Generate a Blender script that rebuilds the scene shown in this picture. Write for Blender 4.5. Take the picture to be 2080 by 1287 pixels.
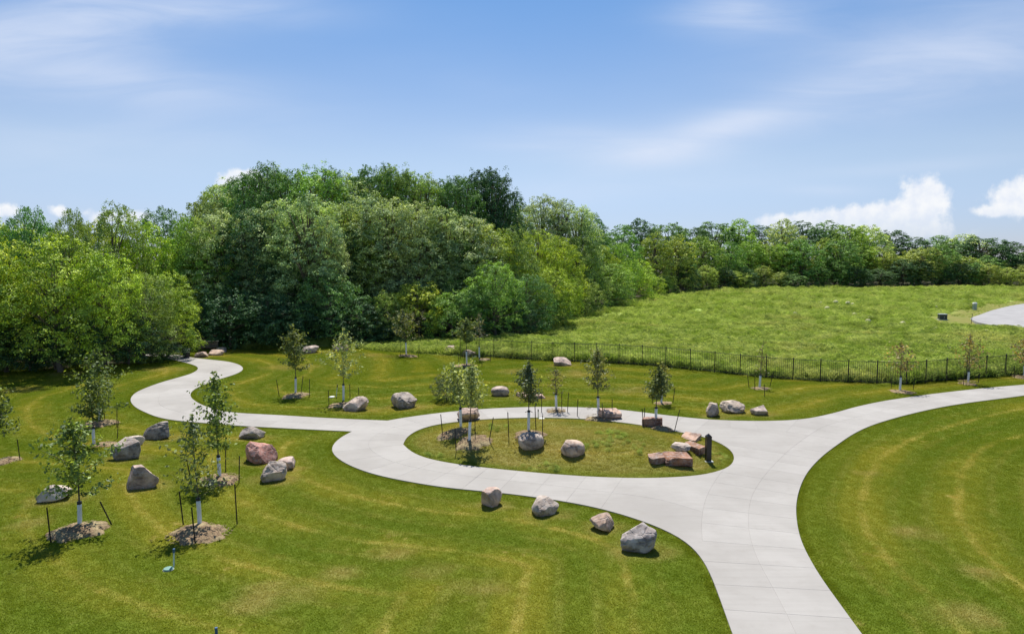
import bpy, bmesh, math
import numpy as np
from mathutils import Vector, Matrix, noise as mnoise, geometry as mgeo

for o in list(bpy.data.objects):
    bpy.data.objects.remove(o)
R = math.radians
sc = bpy.context.scene
col = sc.collection

# ------------------------------------------------------------------ camera
CAM_H = 8.2                      # drone hovering about 8 m up
FPX = 2080 * 24 / 36             # focal length in photo pixels
PITCH = math.atan((643.5 - 523) / FPX)
cam = bpy.data.cameras.new('camera')
cam.lens = 24; cam.sensor_width = 36; cam.clip_start = 0.1; cam.clip_end = 5000
cam_o = bpy.data.objects.new('camera', cam); col.objects.link(cam_o)
cam_o.location = (0, 0, CAM_H); cam_o.rotation_euler = (math.pi/2 - PITCH, 0, 0)
sc.camera = cam_o

SUN_EL, SUN_AZ = 59.0, -4.0      # azimuth measured from +Y (view direction), + to the right
sc.view_settings.view_transform = 'Standard'
sc.view_settings.look = 'None'
sc.view_settings.exposure = 0.58
sc.view_settings.gamma = 1.0
SKY_STRENGTH = 0.10

# ------------------------------------------------------------------ node helpers
class NT:
    def __init__(s, tree):
        s.t = tree; tree.nodes.clear()
    def n(s, typ, ins=None, **kw):
        nd = s.t.nodes.new(typ)
        for k, v in kw.items(): setattr(nd, k, v)
        if ins:
            for k, v in ins.items():
                sock = nd.inputs[k]
                if isinstance(v, bpy.types.NodeSocket): s.t.links.new(v, sock)
                else: sock.default_value = v
        return nd
    def math(s, op, a, b=0.0, c=None, clamp=False):
        nd = s.t.nodes.new('ShaderNodeMath'); nd.operation = op; nd.use_clamp = clamp
        for i, v in enumerate((a, b) if c is None else (a, b, c)):
            if isinstance(v, bpy.types.NodeSocket): s.t.links.new(v, nd.inputs[i])
            else: nd.inputs[i].default_value = v
        return nd.outputs[0]
    def mix(s, f, a, b, blend='MIX'):
        nd = s.t.nodes.new('ShaderNodeMix'); nd.data_type = 'RGBA'; nd.blend_type = blend
        nd.clamp_factor = True
        for k, v in ((0, f), (6, a), (7, b)):
            if isinstance(v, bpy.types.NodeSocket): s.t.links.new(v, nd.inputs[k])
            elif k and len(v) == 3: nd.inputs[k].default_value = (*v, 1)
            else: nd.inputs[k].default_value = v
        return nd.outputs[2]
    def step(s, x, lo, hi, a=0.0, b=1.0):
        nd = s.t.nodes.new('ShaderNodeMapRange'); nd.interpolation_type = 'SMOOTHSTEP'
        s.t.links.new(x, nd.inputs[0])
        for i, v in zip((1, 2, 3, 4), (lo, hi, a, b)): nd.inputs[i].default_value = v
        return nd.outputs[0]
    def noise(s, vec, scale, detail=2.0, rough=0.5, dist=0.0):
        nd = s.t.nodes.new('ShaderNodeTexNoise')
        if vec is not None: s.t.links.new(vec, nd.inputs['Vector'])
        nd.inputs['Scale'].default_value = scale; nd.inputs['Detail'].default_value = detail
        nd.inputs['Roughness'].default_value = rough; nd.inputs['Distortion'].default_value = dist
        return nd.outputs[0]
    def link(s, a, b): s.t.links.new(a, b)

def px_dir(u, v):
    a = (u - 1040) / FPX; b = (643.5 - v) / FPX
    y = math.cos(PITCH) + b * math.sin(PITCH); z = -math.sin(PITCH) + b * math.cos(PITCH)
    return a / y, z / y          # horizontal and vertical tangent seen from the ground's +Y axis

# ------------------------------------------------------------------ world: clear summer sky, thin cirrus, low cumulus
world = bpy.data.worlds.new('World'); sc.world = world; world.use_nodes = True
g = NT(world.node_tree)
sky = g.n('ShaderNodeTexSky', sky_type='NISHITA')
sky.sun_disc = False; sky.sun_elevation = R(SUN_EL); sky.sun_rotation = R(SUN_AZ)
sky.altitude = 300; sky.air_density = 1.0; sky.dust_density = 0.1; sky.ozone_density = 2.5
tc = g.n('ShaderNodeTexCoord')
sep = g.n('ShaderNodeSeparateXYZ', {0: tc.outputs['Generated']})
ysafe = g.math('MAXIMUM', sep.outputs[1], 0.04)
su = g.math('DIVIDE', sep.outputs[0], ysafe)
sv = g.math('DIVIDE', sep.outputs[2], ysafe)
front = g.step(sep.outputs[1], 0.1, 0.35)
suv = g.n('ShaderNodeCombineXYZ', {0: su, 1: sv}).outputs[0]
def blob(px, py, rx, ry, rot=0.0, s=1.0):
    cu, cv = px_dir(px, py); rx /= FPX; ry /= FPX
    c, sn = math.cos(rot), math.sin(rot)
    du = g.math('SUBTRACT', su, cu); dv = g.math('SUBTRACT', sv, cv)
    a = g.math('ADD', g.math('MULTIPLY', du, c / rx), g.math('MULTIPLY', dv, sn / rx))
    b = g.math('ADD', g.math('MULTIPLY', du, -sn / ry), g.math('MULTIPLY', dv, c / ry))
    d2 = g.math('ADD', g.math('MULTIPLY', a, a), g.math('MULTIPLY', b, b))
    e = g.math('POWER', 2.718, g.math('MULTIPLY', d2, -1.0))
    return g.math('MULTIPLY', e, s)
def total(lst):
    t = lst[0]
    for x in lst[1:]: t = g.math('ADD', t, x)
    return t
cum = total([blob(1880, 405, 62, 45), blob(1790, 440, 90, 26), blob(1700, 450, 80, 20), blob(1590, 452, 60, 14),
             blob(1830, 470, 120, 22), blob(2062, 402, 50, 30), blob(2010, 432, 50, 12, 0, 0.6), blob(2130, 400, 70, 40), blob(470, 372, 40, 24), blob(512, 362, 34, 18),
             blob(15, 430, 34, 16, 0, 0.85), blob(122, 430, 26, 14, 0, 0.8), blob(225, 442, 50, 18, 0, 0.9), blob(285, 440, 22, 14), blob(-90, 420, 70, 34),
             blob(2330, 440, 120, 40), blob(-330, 440, 90, 30)])
cn = g.noise(suv, 24.0, 9.0, 0.60)
cn2 = g.noise(suv, 45.0, 6.0, 0.55)
cdens = g.math('ADD', cum, g.math('MULTIPLY', g.math('SUBTRACT', cn, 0.5), 1.7))
cdens = g.math('ADD', cdens, g.math('MULTIPLY', g.math('SUBTRACT', cn2, 0.5), 0.6))
cmask = g.math('MULTIPLY', g.step(cdens, 0.28, 0.80), g.step(cum, 0.03, 0.3))
cmask = g.math('MULTIPLY', g.math('MULTIPLY', cmask, front), g.step(sv, px_dir(0, 490)[1], px_dir(0, 415)[1], 0.45, 1.0))
# cirrus
rotm = g.n('ShaderNodeMapping', {0: suv, 2: (0, 0, R(-14)), 3: (2.2, 11.0, 1.0)}).outputs[0]
ci = g.noise(rotm, 1.6, 7.0, 0.55, 0.6)
rotm2 = g.n('ShaderNodeMapping', {0: suv, 2: (0, 0, R(-8)), 3: (1.0, 4.0, 1.0)}).outputs[0]
ci2 = g.noise(rotm2, 1.3, 5.0, 0.5, 0.3)
cirr = total([blob(1230, 300, 230, 34, R(-4), 0.75), blob(1480, 255, 240, 36, R(19), 0.75), blob(1800, 170, 330, 60, R(14), 0.55),
              blob(60, 70, 330, 80, R(6), 0.95), blob(250, 170, 240, 40, R(-4), 0.75), blob(1500, 30, 130, 40, R(0), 0.85),
              blob(430, 20, 260, 40, R(0), 0.5), blob(1250, 385, 330, 26, R(3), 0.35), blob(1900, 335, 180, 14, R(4), 0.45), blob(1680, 388, 90, 12, 0, 0.4),
              blob(1950, 80, 420, 110, R(10), 0.5), blob(200, 280, 420, 70, R(4), 0.35)])
cm = g.math('MULTIPLY', cirr, g.step(ci, 0.25, 0.75, 0.35, 1.0))
cm = g.math('ADD', cm, g.math('MULTIPLY', g.step(ci2, 0.5, 0.85), 0.18))
cm = g.math('MULTIPLY', g.math('MULTIPLY', cm, 0.74, clamp=True), front)
# the same thin veil continues over the rest of the sky
veil = g.noise(tc.outputs['Generated'], 2.2, 6.0, 0.6, 0.5)
back = g.math('MULTIPLY', g.math('SUBTRACT', 1.0, front), g.step(veil, 0.5, 0.85, 0.0, 0.35))
cm = g.math('ADD', cm, back)
skyc = g.n('ShaderNodeHueSaturation', {'Hue': 0.503, 'Saturation': 0.92, 'Value': 1.0, 'Color': sky.outputs[0]}).outputs[0]
tint = g.mix(g.step(sep.outputs[2], 0.10, 0.42), (0.725, 0.690, 0.705), (0.445, 0.665, 0.815))
tint = g.mix(g.step(sep.outputs[2], 0.0, 0.15), (0.45, 0.50, 0.74), tint)
skyc = g.mix(1.0, skyc, tint, 'MULTIPLY')
cl = 0.67 / SKY_STRENGTH
skyc = g.mix(cm, skyc, (0.74*cl, 0.81*cl, 0.96*cl))
shade = g.step(cn2, 0.3, 0.7)
ccol = g.mix(shade, (0.84*cl, 0.88*cl, 0.97*cl), (1.0*cl, 1.0*cl, 1.0*cl))
skyc = g.mix(g.math('MULTIPLY', cmask, 0.88), skyc, ccol)
bg = g.n('ShaderNodeBackground', {0: skyc, 1: SKY_STRENGTH})
g.link(bg.outputs[0], g.n('ShaderNodeOutputWorld').inputs[0])

sun = bpy.data.lights.new('sun', 'SUN'); sun.energy = 4.6; sun.angle = R(0.53); sun.color = (1.0, 0.955, 0.88)
sun_o = bpy.data.objects.new('sun', sun); col.objects.link(sun_o)
sd = Vector((math.sin(R(SUN_AZ))*math.cos(R(SUN_EL)), math.cos(R(SUN_AZ))*math.cos(R(SUN_EL)), math.sin(R(SUN_EL))))
sun_o.rotation_euler = sd.to_track_quat('Z', 'Y').to_euler(); sun_o.location = (0, 60, 90)

# ------------------------------------------------------------------ photo pixel -> ground
CP, SP = math.cos(PITCH), math.sin(PITCH)
def ray(u, v):
    a = (u - 1040) / FPX; b = (643.5 - v) / FPX
    return np.array([a, CP + b*SP, -SP + b*CP])
def gp(u, v):
    d = ray(u, v); t = -CAM_H / d[2]
    return np.array([d[0]*t, d[1]*t])
def gps(lst): return np.array([gp(*p) for p in lst])
def project(X, Y, Z=0.0):
    dz = Z - CAM_H
    dep = Y*CP - dz*SP; up = Y*SP + dz*CP
    dep = np.maximum(dep, 0.01)
    return 1040 + FPX*X/dep, 643.5 - FPX*up/dep

def catmull(P, step=0.35):
    P = np.asarray(P, float); out = []
    Q = np.vstack([2*P[0]-P[1], P, 2*P[-1]-P[-2]])
    for i in range(1, len(Q)-2):
        p0, p1, p2, p3 = Q[i-1], Q[i], Q[i+1], Q[i+2]
        L = np.linalg.norm(p2-p1); n = max(1, int(round(L/step)))
        # centripetal-ish tension by scaling tangents to the local chord
        m1 = (p2-p0) * (L / max(1e-6, np.linalg.norm(p1-p0)+L)); m2 = (p3-p1) * (L / max(1e-6, np.linalg.norm(p3-p2)+L))
        for k in range(n):
            t = k/n; t2, t3 = t*t, t*t*t
            out.append((2*t3-3*t2+1)*p1 + (t3-2*t2+t)*m1 + (-2*t3+3*t2)*p2 + (t3-t2)*m2)
    out.append(P[-1]); return np.array(out)
def smoothrun(px, ext0=None, ext1=None, it=2):
    P = gps(px)
    if ext0: P = np.vstack([[P[0] + (P[0]-P[1])/np.linalg.norm(P[0]-P[1])*ext0], P])
    if ext1: P = np.vstack([P, [P[-1] + (P[-1]-P[-2])/np.linalg.norm(P[-1]-P[-2])*ext1]])
    C = catmull(P)
    for _ in range(it*3):
        C[1:-1] = 0.5*C[1:-1] + 0.25*(C[:-2]+C[2:])
    return C

# ------------------------------------------------------------------ path network outline
run_a = smoothrun([(1488,1287),(1478,1260),(1465,1222),(1453,1190),(1442,1161),(1423,1129),(1398,1102),(1368,1081),(1342,1072),(1305,1057),(1242,1038),(1192,1026),(1130,1015),
                   (1085,1009),(1024,1001),(967,996),(905,990),(860,983),(820,976),(780,968),(740,957),(710,945),(687,932),(674,919),(672,909),(678,899),(690,889),(702,882),(715,876)], ext0=11)
run_b = smoothrun([(715,876),(670,874),(570,869),(480,864),(420,859),(380,856),(350,853),(320,847),(295,837),(275,827),(265,815),(266,807),(275,797),(295,788),(325,777),(360,767),
                   (385,760),(397,754),(403,749),(400,744),(390,740),(372,735),(350,730),(332,726),(300,723),(270,722)])
run_c = smoothrun([(270,716),(300,717),(332,719),(365,721),(397,727),(425,730),(462,734),(485,740),(494,747),(490,754),(475,761),(445,770),(420,779),(400,787),(388,796),(386,803),(392,811),
                   (410,822),(437,831),(465,837),(570,843),(670,849),(787,854)])
run_d = smoothrun([(787,854),(807,850),(835,846),(895,838),(970,831),(1025,828),(1110,826),(1210,828),(1262,832),(1320,839),(1379,846),(1441,852),(1494,854),(1536,855),(1592,854),(1634,851),
                   (1675,843),(1700,837),(1735,827),(1785,816),(1835,808),(1885,801),(1935,795),(2000,788),(2080,781)], ext1=30)
run_e = smoothrun([(2080,803),(2035,809),(1972,817),(1910,827),(1847,841),(1810,851),(1772,863),(1735,880),(1705,900),(1675,922),(1653,943),(1636,965),(1623,995),(1617,1024),(1618,1054),(1625,1092),
                   (1642,1129),(1671,1178),(1704,1222),(1727,1255),(1751,1287)], ext0=30, ext1=11)
OUTER = np.vstack([run_a, run_b[1:], run_c, run_d[1:], run_e])
isl = [(819,902),(822,892),(834,881),(853,871),(880,863),(920,857),(975,852),(1025,849),(1070,848),(1110,848),(1180,850),(1250,856),(1310,864),(1368,875),(1432,887),(1468,902),(1485,914),(1493,927),
       (1491,939),(1477,951),(1452,960),(1418,966),(1368,969),(1312,971),(1256,970),(1200,968),(1155,965),(1080,959),(1030,954),(980,949),(930,943),(880,934),(850,925),(830,914),(822,908)]
ISL = smoothrun(isl + [isl[0]])[:-1]
cul = [(1971,651),(1976,648),(1985,645),(2022,632),(2080,620),(2300,596),(2500,640),(2300,700),(2150,682),(2080,673),(2022,666),(1990,660),(1976,655)]
CUL = gps(cul)

def seg_arrays(polys):
    A = np.vstack(polys); B = np.vstack([np.roll(p, -1, axis=0) for p in polys]); return A, B
SA, SB = seg_arrays([OUTER, ISL])
def seg_dist(P, A=None, B=None):
    A = SA if A is None else A; B = SB if B is None else B
    P = np.atleast_2d(P); out = np.empty(len(P)); D = B - A; L2 = np.maximum((D*D).sum(1), 1e-12)
    for s in range(0, len(P), 4000):
        q = P[s:s+4000, None, :] - A[None]
        t = np.clip((q*D[None]).sum(2)/L2, 0, 1)
        r = q - t[..., None]*D[None]
        out[s:s+4000] = np.sqrt((r*r).sum(2).min(1))
    return out
from mathutils import kdtree
_kd = None
def fast_dist(P):
    global _kd
    if _kd is None:
        pts = []
        for a, b in zip(SA, SB):
            n = max(1, int(np.linalg.norm(b-a)/0.05)); pts.extend(a+(b-a)*(i/n) for i in range(n))
        _kd = kdtree.KDTree(len(pts))
        for i, p in enumerate(pts): _kd.insert((p[0], p[1], 0), i)
        _kd.balance()
    return np.array([_kd.find((float(x), float(y), 0))[2] for x, y in P])
def inside(P, poly):
    P = np.atleast_2d(P); x, y = P[:, 0], P[:, 1]; res = np.zeros(len(P), bool)
    A = poly; B = np.roll(poly, -1, axis=0)
    for (x1, y1), (x2, y2) in zip(A, B):
        if y1 == y2: continue
        c = ((y1 > y) != (y2 > y)) & (x < (x2-x1)*(y-y1)/(y2-y1)+x1)
        res ^= c
    return res
def on_path(P): return inside(P, OUTER) & ~inside(P, ISL)
def sstep(x, a, b):
    t = np.clip((x-a)/(b-a), 0, 1); return t*t*(3-2*t)
def path_dist(P):
    P = np.atleast_2d(P); d = fast_dist(P); return np.where(on_path(P), -d, d)
def ground_h(P, pd=None):
    P = np.atleast_2d(P)
    if pd is None: pd = path_dist(P)
    x, y = P[:, 0], P[:, 1]
    und = 0.10*np.sin(0.33*x+0.21*y+1.0) + 0.08*np.sin(0.19*x-0.41*y+2.2) + 0.06*np.sin(0.62*x+0.5*y)
    und *= sstep(pd, 0.8, 6.0)*(1+0.8*sstep(y, 45, 80))
    isl_in = inside(P, ISL)
    return -0.02 + np.where(isl_in, 0.62*sstep(pd, 0.0, 3.6), und)
def hit(u, v):
    d = ray(u, v); t0 = -CAM_H/d[2]
    ts = np.linspace(t0*0.80, t0*1.06, 260); P = np.stack([d[0]*ts, d[1]*ts], 1)
    z = CAM_H + d[2]*ts; h = ground_h(P)
    k = np.argmax(z <= h)
    if z[k] > h[k]: k = len(ts)-1
    if k == 0: return np.array([P[0, 0], P[0, 1], h[0]])
    a = (z[k-1]-h[k-1]); b = (h[k]-z[k]); f = a/max(a+b, 1e-9)
    p = P[k-1]*(1-f)+P[k]*f
    return np.array([p[0], p[1], ground_h(p)[0]])
def mpp(y): return y / FPX        # metres per photo pixel at depth y

# ------------------------------------------------------------------ mesh helpers
def tag(o, label=None, cat=None, group=None, kind=None):
    if label: o['label'] = label
    if cat: o['category'] = cat
    if group: o['group'] = group
    if kind: o['kind'] = kind
    return o
def empty(name, loc=(0, 0, 0), rz=0.0):
    o = bpy.data.objects.new(name, None); col.objects.link(o)
    o.location = loc; o.rotation_euler = (0, 0, rz); o.empty_display_size = 0.2
    return o
def mesh(name, V, F, mat=None, smooth=False):
    V = np.asarray(V, np.float32)
    me = bpy.data.meshes.new(name)
    if isinstance(F, np.ndarray):
        n, k = F.shape
        me.vertices.add(len(V)); me.vertices.foreach_set('co', V.ravel())
        me.loops.add(n*k); me.loops.foreach_set('vertex_index', F.astype(np.int32).ravel())
        me.polygons.add(n); me.polygons.foreach_set('loop_start', np.arange(0, n*k, k, dtype=np.int32))
        me.update(calc_edges=True)
    else:
        me.from_pydata([tuple(v) for v in V], [], [tuple(f) for f in F]); me.update()
    if mat: me.materials.append(mat)
    if smooth: me.polygons.foreach_set('use_smooth', np.ones(len(me.polygons), bool))
    return me
def obj(name, me, parent=None, loc=(0, 0, 0)):
    o = bpy.data.objects.new(name, me); col.objects.link(o); o.location = loc
    if parent: o.parent = parent
    return o
def box(V, F, c, s, rot=None):
    b = len(V); s = np.array(s)/2
    for dx in (-1, 1):
        for dy in (-1, 1):
            for dz in (-1, 1):
                p = np.array([dx, dy, dz])*s
                if rot is not None: p = rot @ p
                V.append(tuple(np.array(c)+p))
    for f in ((0,1,3,2),(4,6,7,5),(0,4,5,1),(2,3,7,6),(0,2,6,4),(1,5,7,3)): F.append(tuple(b+i for i in f))
def tube(V, F, pts, rad, seg=6, cap=True):
    pts = [np.array(p, float) for p in pts]; base = len(V); n = len(pts)
    for i, p in enumerate(pts):
        d = pts[min(i+1, n-1)] - pts[max(i-1, 0)]; d /= max(np.linalg.norm(d), 1e-9)
        a = np.cross(d, (0.31, 0.95, 0.02)); a /= max(np.linalg.norm(a), 1e-9); b = np.cross(d, a)
        for k in range(seg):
            t = 2*math.pi*k/seg; V.append(tuple(p + rad[i]*(a*math.cos(t)+b*math.sin(t))))
    for i in range(n-1):
        for k in range(seg):
            F.append((base+i*seg+k, base+i*seg+(k+1) % seg, base+(i+1)*seg+(k+1) % seg, base+(i+1)*seg+k))
    if cap:
        F.append(tuple(base+k for k in range(seg))[::-1]); F.append(tuple(base+(n-1)*seg+k for k in range(seg)))
def sharp(me, ang=35):
    me.polygons.foreach_set('use_smooth', np.ones(len(me.polygons), bool)); me.set_sharp_from_angle(angle=R(ang))

# ------------------------------------------------------------------ materials
def mat_new(name):
    m = bpy.data.materials.new(name); m.use_nodes = True; return m, NT(m.node_tree)
def out(g, sh, disp=None):
    o = g.n('ShaderNodeOutputMaterial', {0: sh})
def plain(name, c, rough=0.6, var=0.15, scale=8.0, metal=0.0, bump=0.0, spec=0.5):
    m, g = mat_new(name)
    tcn = g.n('ShaderNodeTexCoord'); n = g.noise(tcn.outputs['Object'], scale, 5.0, 0.6)
    c2 = tuple(x*(1-var) for x in c); c3 = tuple(min(1, x*(1+var)) for x in c)
    cc = g.mix(g.step(n, 0.3, 0.7), c2, c3)
    ins = {'Base Color': cc, 'Roughness': rough, 'Metallic': metal, 'Specular IOR Level': spec}
    if bump: ins['Normal'] = g.n('ShaderNodeBump', {'Strength': bump, 'Distance': 0.02, 'Height': n}).outputs[0]
    out(g, g.n('ShaderNodeBsdfPrincipled', ins).outputs[0]); return m
def leaf_mat(name, trans=0.35, gloss=0.06, varpos=0.35, rough=0.45):
    m, g = mat_new(name)
    oi = g.n('ShaderNodeObjectInfo'); geo = g.n('ShaderNodeNewGeometry')
    n = g.noise(geo.outputs['Position'], 0.55, 3.0, 0.6); n2 = g.noise(geo.outputs['Position'], 6.0, 2.0, 0.6)
    c = g.mix(g.step(n, 0.35, 0.65), g.mix(1.0, oi.outputs['Color'], (1-varpos, 1-varpos*0.8, 1-varpos*0.5), 'MULTIPLY'),
              g.mix(1.0, oi.outputs['Color'], (1+varpos*0.8, 1+varpos*0.6, 1.0), 'MULTIPLY'))
    c = g.mix(g.step(n2, 0.3, 0.7, 0.0, 0.5), c, g.mix(1.0, c, (1.35, 1.25, 1.1), 'MULTIPLY'))
    isl_ = g.math('POWER', geo.outputs['Random Per Island'], 3.0)
    c = g.mix(isl_, g.mix(1.0, c, (0.56, 0.60, 0.60), 'MULTIPLY'), g.mix(1.0, c, (2.15, 2.0, 2.0), 'MULTIPLY'))  # a few leaves coloured far brighter, as painted highlights
    d = g.n('ShaderNodeBsdfDiffuse', {0: c})
    t = g.n('ShaderNodeBsdfTranslucent', {0: g.mix(1.0, c, (1.45, 1.35, 0.55), 'MULTIPLY')})
    s1 = g.n('ShaderNodeMixShader', {0: trans, 1: d.outputs[0], 2: t.outputs[0]})
    gl = g.n('ShaderNodeBsdfGlossy', {0: (0.9, 0.95, 0.9, 1), 'Roughness': rough})
    s2 = g.n('ShaderNodeMixShader', {0: gloss, 1: s1.outputs[0], 2: gl.outputs[0]})
    out(g, s2.outputs[0]); return m

def lawn_color(g, pos, pd):
    """mown turf: lush and dry patches, wheel tracks running parallel to the path edges"""
    n1 = g.noise(pos, 0.11, 3.0, 0.55); n2 = g.noise(pos, 0.42, 4.0, 0.6); n3 = g.noise(pos, 2.6, 5.0, 0.65)
    fine = g.noise(pos, 16.0, 3.0, 0.7)
    lush = (0.132, 0.180, 0.015); mid = (0.222, 0.226, 0.024); dry = (0.46, 0.365, 0.135)
    c = g.mix(g.step(g.math('ADD', g.math('MULTIPLY', n1, 0.65), g.math('MULTIPLY', n2, 0.35)), 0.38, 0.62), lush, mid)
    c = g.mix(g.step(n3, 0.35, 0.7, 0.0, 0.12), c, (0.30, 0.28, 0.05))
    dr = g.math('ADD', g.math('MULTIPLY', n2, 0.45), g.math('MULTIPLY', n3, 0.55))
    c = g.mix(g.step(dr, 0.57, 0.70, 0.0, 0.60), c, dry)
    # mower tracks: the passes follow the path edges
    wob = g.math('MULTIPLY', g.math('SUBTRACT', n1, 0.5), 1.3)
    ph = g.math('ADD', pd, wob)
    brk = g.step(n2, 0.36, 0.60, 0.25, 1.0)
    st = g.math('SINE', g.math('MULTIPLY', ph, 2*math.pi/0.92))
    st = g.math('MULTIPLY', g.step(st, 0.30, 0.98), g.math('MULTIPLY', g.step(pd, 0.5, 1.0), g.step(pd, 15.0, 6.0)))
    st = g.math('MULTIPLY', st, g.math('MULTIPLY', brk, g.step(n3, 0.3, 0.62, 0.4, 0.8)))
    c = g.mix(st, c, (0.375, 0.325, 0.075))
    wide = g.math('SINE', g.math('MULTIPLY', ph, 2*math.pi/2.76))
    c = g.mix(g.step(wide, -0.4, 0.4, 0.0, 0.60), c, (0.108, 0.162, 0.012))
    c = g.mix(g.step(fine, 0.3, 0.72), g.mix(1.0, c, (0.93, 0.94, 0.93), 'MULTIPLY'), g.mix(1.0, c, (1.07, 1.06, 1.07), 'MULTIPLY'))
    return c
def meadow_color(g, pos):
    n1 = g.noise(pos, 0.07, 4.0, 0.6); n2 = g.noise(pos, 0.55, 4.0, 0.65); n3 = g.noise(pos, 3.0, 3.0, 0.6)
    c = g.mix(g.step(n2, 0.38, 0.62), (0.240, 0.345, 0.050), (0.460, 0.545, 0.165))
    c = g.mix(g.step(n1, 0.5, 0.68, 0.0, 0.55), c, (0.50, 0.475, 0.19))
    c = g.mix(g.step(n3, 0.45, 0.75, 0.0, 0.5), c, (0.52, 0.55, 0.20))
    n4 = g.noise(pos, 1.1, 4.0, 0.75); n5 = g.noise(pos, 0.16, 3.0, 0.6)
    c = g.mix(g.step(n4, 0.52, 0.62, 0.0, 0.80), c, (0.105, 0.195, 0.035))
    c = g.mix(g.step(n5, 0.5, 0.7, 0.0, 0.45), c, (0.24, 0.31, 0.08))
    return c
def attr(g, name, inst=False):
    nd = g.n('ShaderNodeAttribute', attribute_name=name); nd.attribute_type = 'INSTANCER' if inst else 'GEOMETRY'; return nd.outputs['Fac']

def ground_mat():
    m, g = mat_new('ground_cover')
    pos = g.n('ShaderNodeNewGeometry').outputs['Position']
    c = lawn_color(g, pos, attr(g, 'path_distance'))
    c = g.mix(attr(g, 'island_dry'), c, (0.33, 0.275, 0.09))
    c = g.mix(1.0, c, (0.82, 0.82, 0.84), 'MULTIPLY')      # thatch and soil, darkened to match the tufts' self-shading
    c = g.mix(attr(g, 'meadow'), c, meadow_color(g, pos))
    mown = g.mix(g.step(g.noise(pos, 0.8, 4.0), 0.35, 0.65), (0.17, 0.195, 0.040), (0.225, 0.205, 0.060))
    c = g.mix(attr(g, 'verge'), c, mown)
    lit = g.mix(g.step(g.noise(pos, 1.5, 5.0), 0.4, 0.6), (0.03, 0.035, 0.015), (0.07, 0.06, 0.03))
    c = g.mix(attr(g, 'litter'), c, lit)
    n = g.noise(pos, 9.0, 5.0, 0.7)
    bp = g.n('ShaderNodeBump', {'Strength': 0.35, 'Distance': 0.04, 'Height': n}).outputs[0]
    out(g, g.n('ShaderNodeBsdfPrincipled', {'Base Color': c, 'Roughness': 0.95, 'Specular IOR Level': 0.1, 'Normal': bp}).outputs[0]); return m
def grass_mat(name, meadow=False, dark=1.0):
    m, g = mat_new(name)
    geo = g.n('ShaderNodeNewGeometry'); pos = geo.outputs['Position']
    if meadow: c = meadow_color(g, pos)
    else:
        c = lawn_color(g, pos, attr(g, 'path_distance', True))
        c = g.mix(attr(g, 'island_dry', True), c, (0.33, 0.275, 0.09))
    if dark != 1.0: c = g.mix(1.0, c, (dark*0.85, dark, dark), 'MULTIPLY')
    r = g.n('ShaderNodeObjectInfo').outputs['Random']; va = 0.28 if meadow else 0.03
    c = g.mix(r, g.mix(1.0, c, (1-va, 1-va, 1-va), 'MULTIPLY'), g.mix(1.0, c, (1+va, 1+va*0.8, 1+va), 'MULTIPLY'))
    if not meadow: c = g.mix(1.0, c, (1.36, 1.30, 1.28), 'MULTIPLY')
    d = g.n('ShaderNodeBsdfDiffuse', {0: c}); t = g.n('ShaderNodeBsdfTranslucent', {0: g.mix(1.0, c, (1.2, 1.2, 0.75), 'MULTIPLY')})
    s1 = g.n('ShaderNodeMixShader', {0: 0.42, 1: d.outputs[0], 2: t.outputs[0]})
    out(g, s1.outputs[0]); return m
def rock_mat():
    m, g = mat_new('fieldstone')
    oi = g.n('ShaderNodeObjectInfo'); tcn = g.n('ShaderNodeTexCoord')
    off = g.n('ShaderNodeVectorMath', {0: tcn.outputs['Object'], 1: oi.outputs['Location']}, operation='ADD').outputs[0]
    base = g.mix(1.0, oi.outputs['Color'], (1.30, 1.13, 0.97), 'MULTIPLY')
    n1 = g.noise(off, 2.2, 6.0, 0.62, 0.4); n2 = g.noise(off, 9.0, 6.0, 0.7); n3 = g.noise(off, 45.0, 3.0, 0.7)
    c = g.mix(g.step(n1, 0.36, 0.64), g.mix(1.0, base, (0.50, 0.48, 0.50), 'MULTIPLY'), g.mix(1.0, base, (1.30, 1.28, 1.26), 'MULTIPLY'))
    c = g.mix(g.step(n2, 0.42, 0.68, 0.0, 0.7), c, g.mix(0.55, c, (0.58, 0.56, 0.54)))
    vein = g.n('ShaderNodeTexVoronoi', {'Vector': g.n('ShaderNodeMapping', {0: off, 3: (1.0, 1.0, 2.2)}).outputs[0], 'Scale': 2.0}, feature='DISTANCE_TO_EDGE').outputs[0]
    vein = g.math('ADD', vein, g.math('MULTIPLY', n1, 0.5)); vein = g.math('SUBTRACT', vein, 0.17)
    c = g.mix(g.step(vein, 0.03, 0.08, 0.35, 0.0), c, g.mix(1.0, c, (0.45, 0.43, 0.42), 'MULTIPLY'))
    c = g.mix(g.step(n3, 0.5, 0.8, 0.0, 0.55), c, g.mix(1.0, c, (0.5, 0.48, 0.48), 'MULTIPLY'))
    hgt = g.math('ADD', g.math('MULTIPLY', n2, 0.7), g.math('MULTIPLY', n3, 0.25))
    hgt = g.math('ADD', hgt, g.step(vein, 0.02, 0.12))
    bp = g.n('ShaderNodeBump', {'Strength': 0.75, 'Distance': 0.035, 'Height': hgt}).outputs[0]
    out(g, g.n('ShaderNodeBsdfPrincipled', {'Base Color': c, 'Roughness': 0.88, 'Specular IOR Level': 0.25, 'Normal': bp}).outputs[0]); return m
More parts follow.
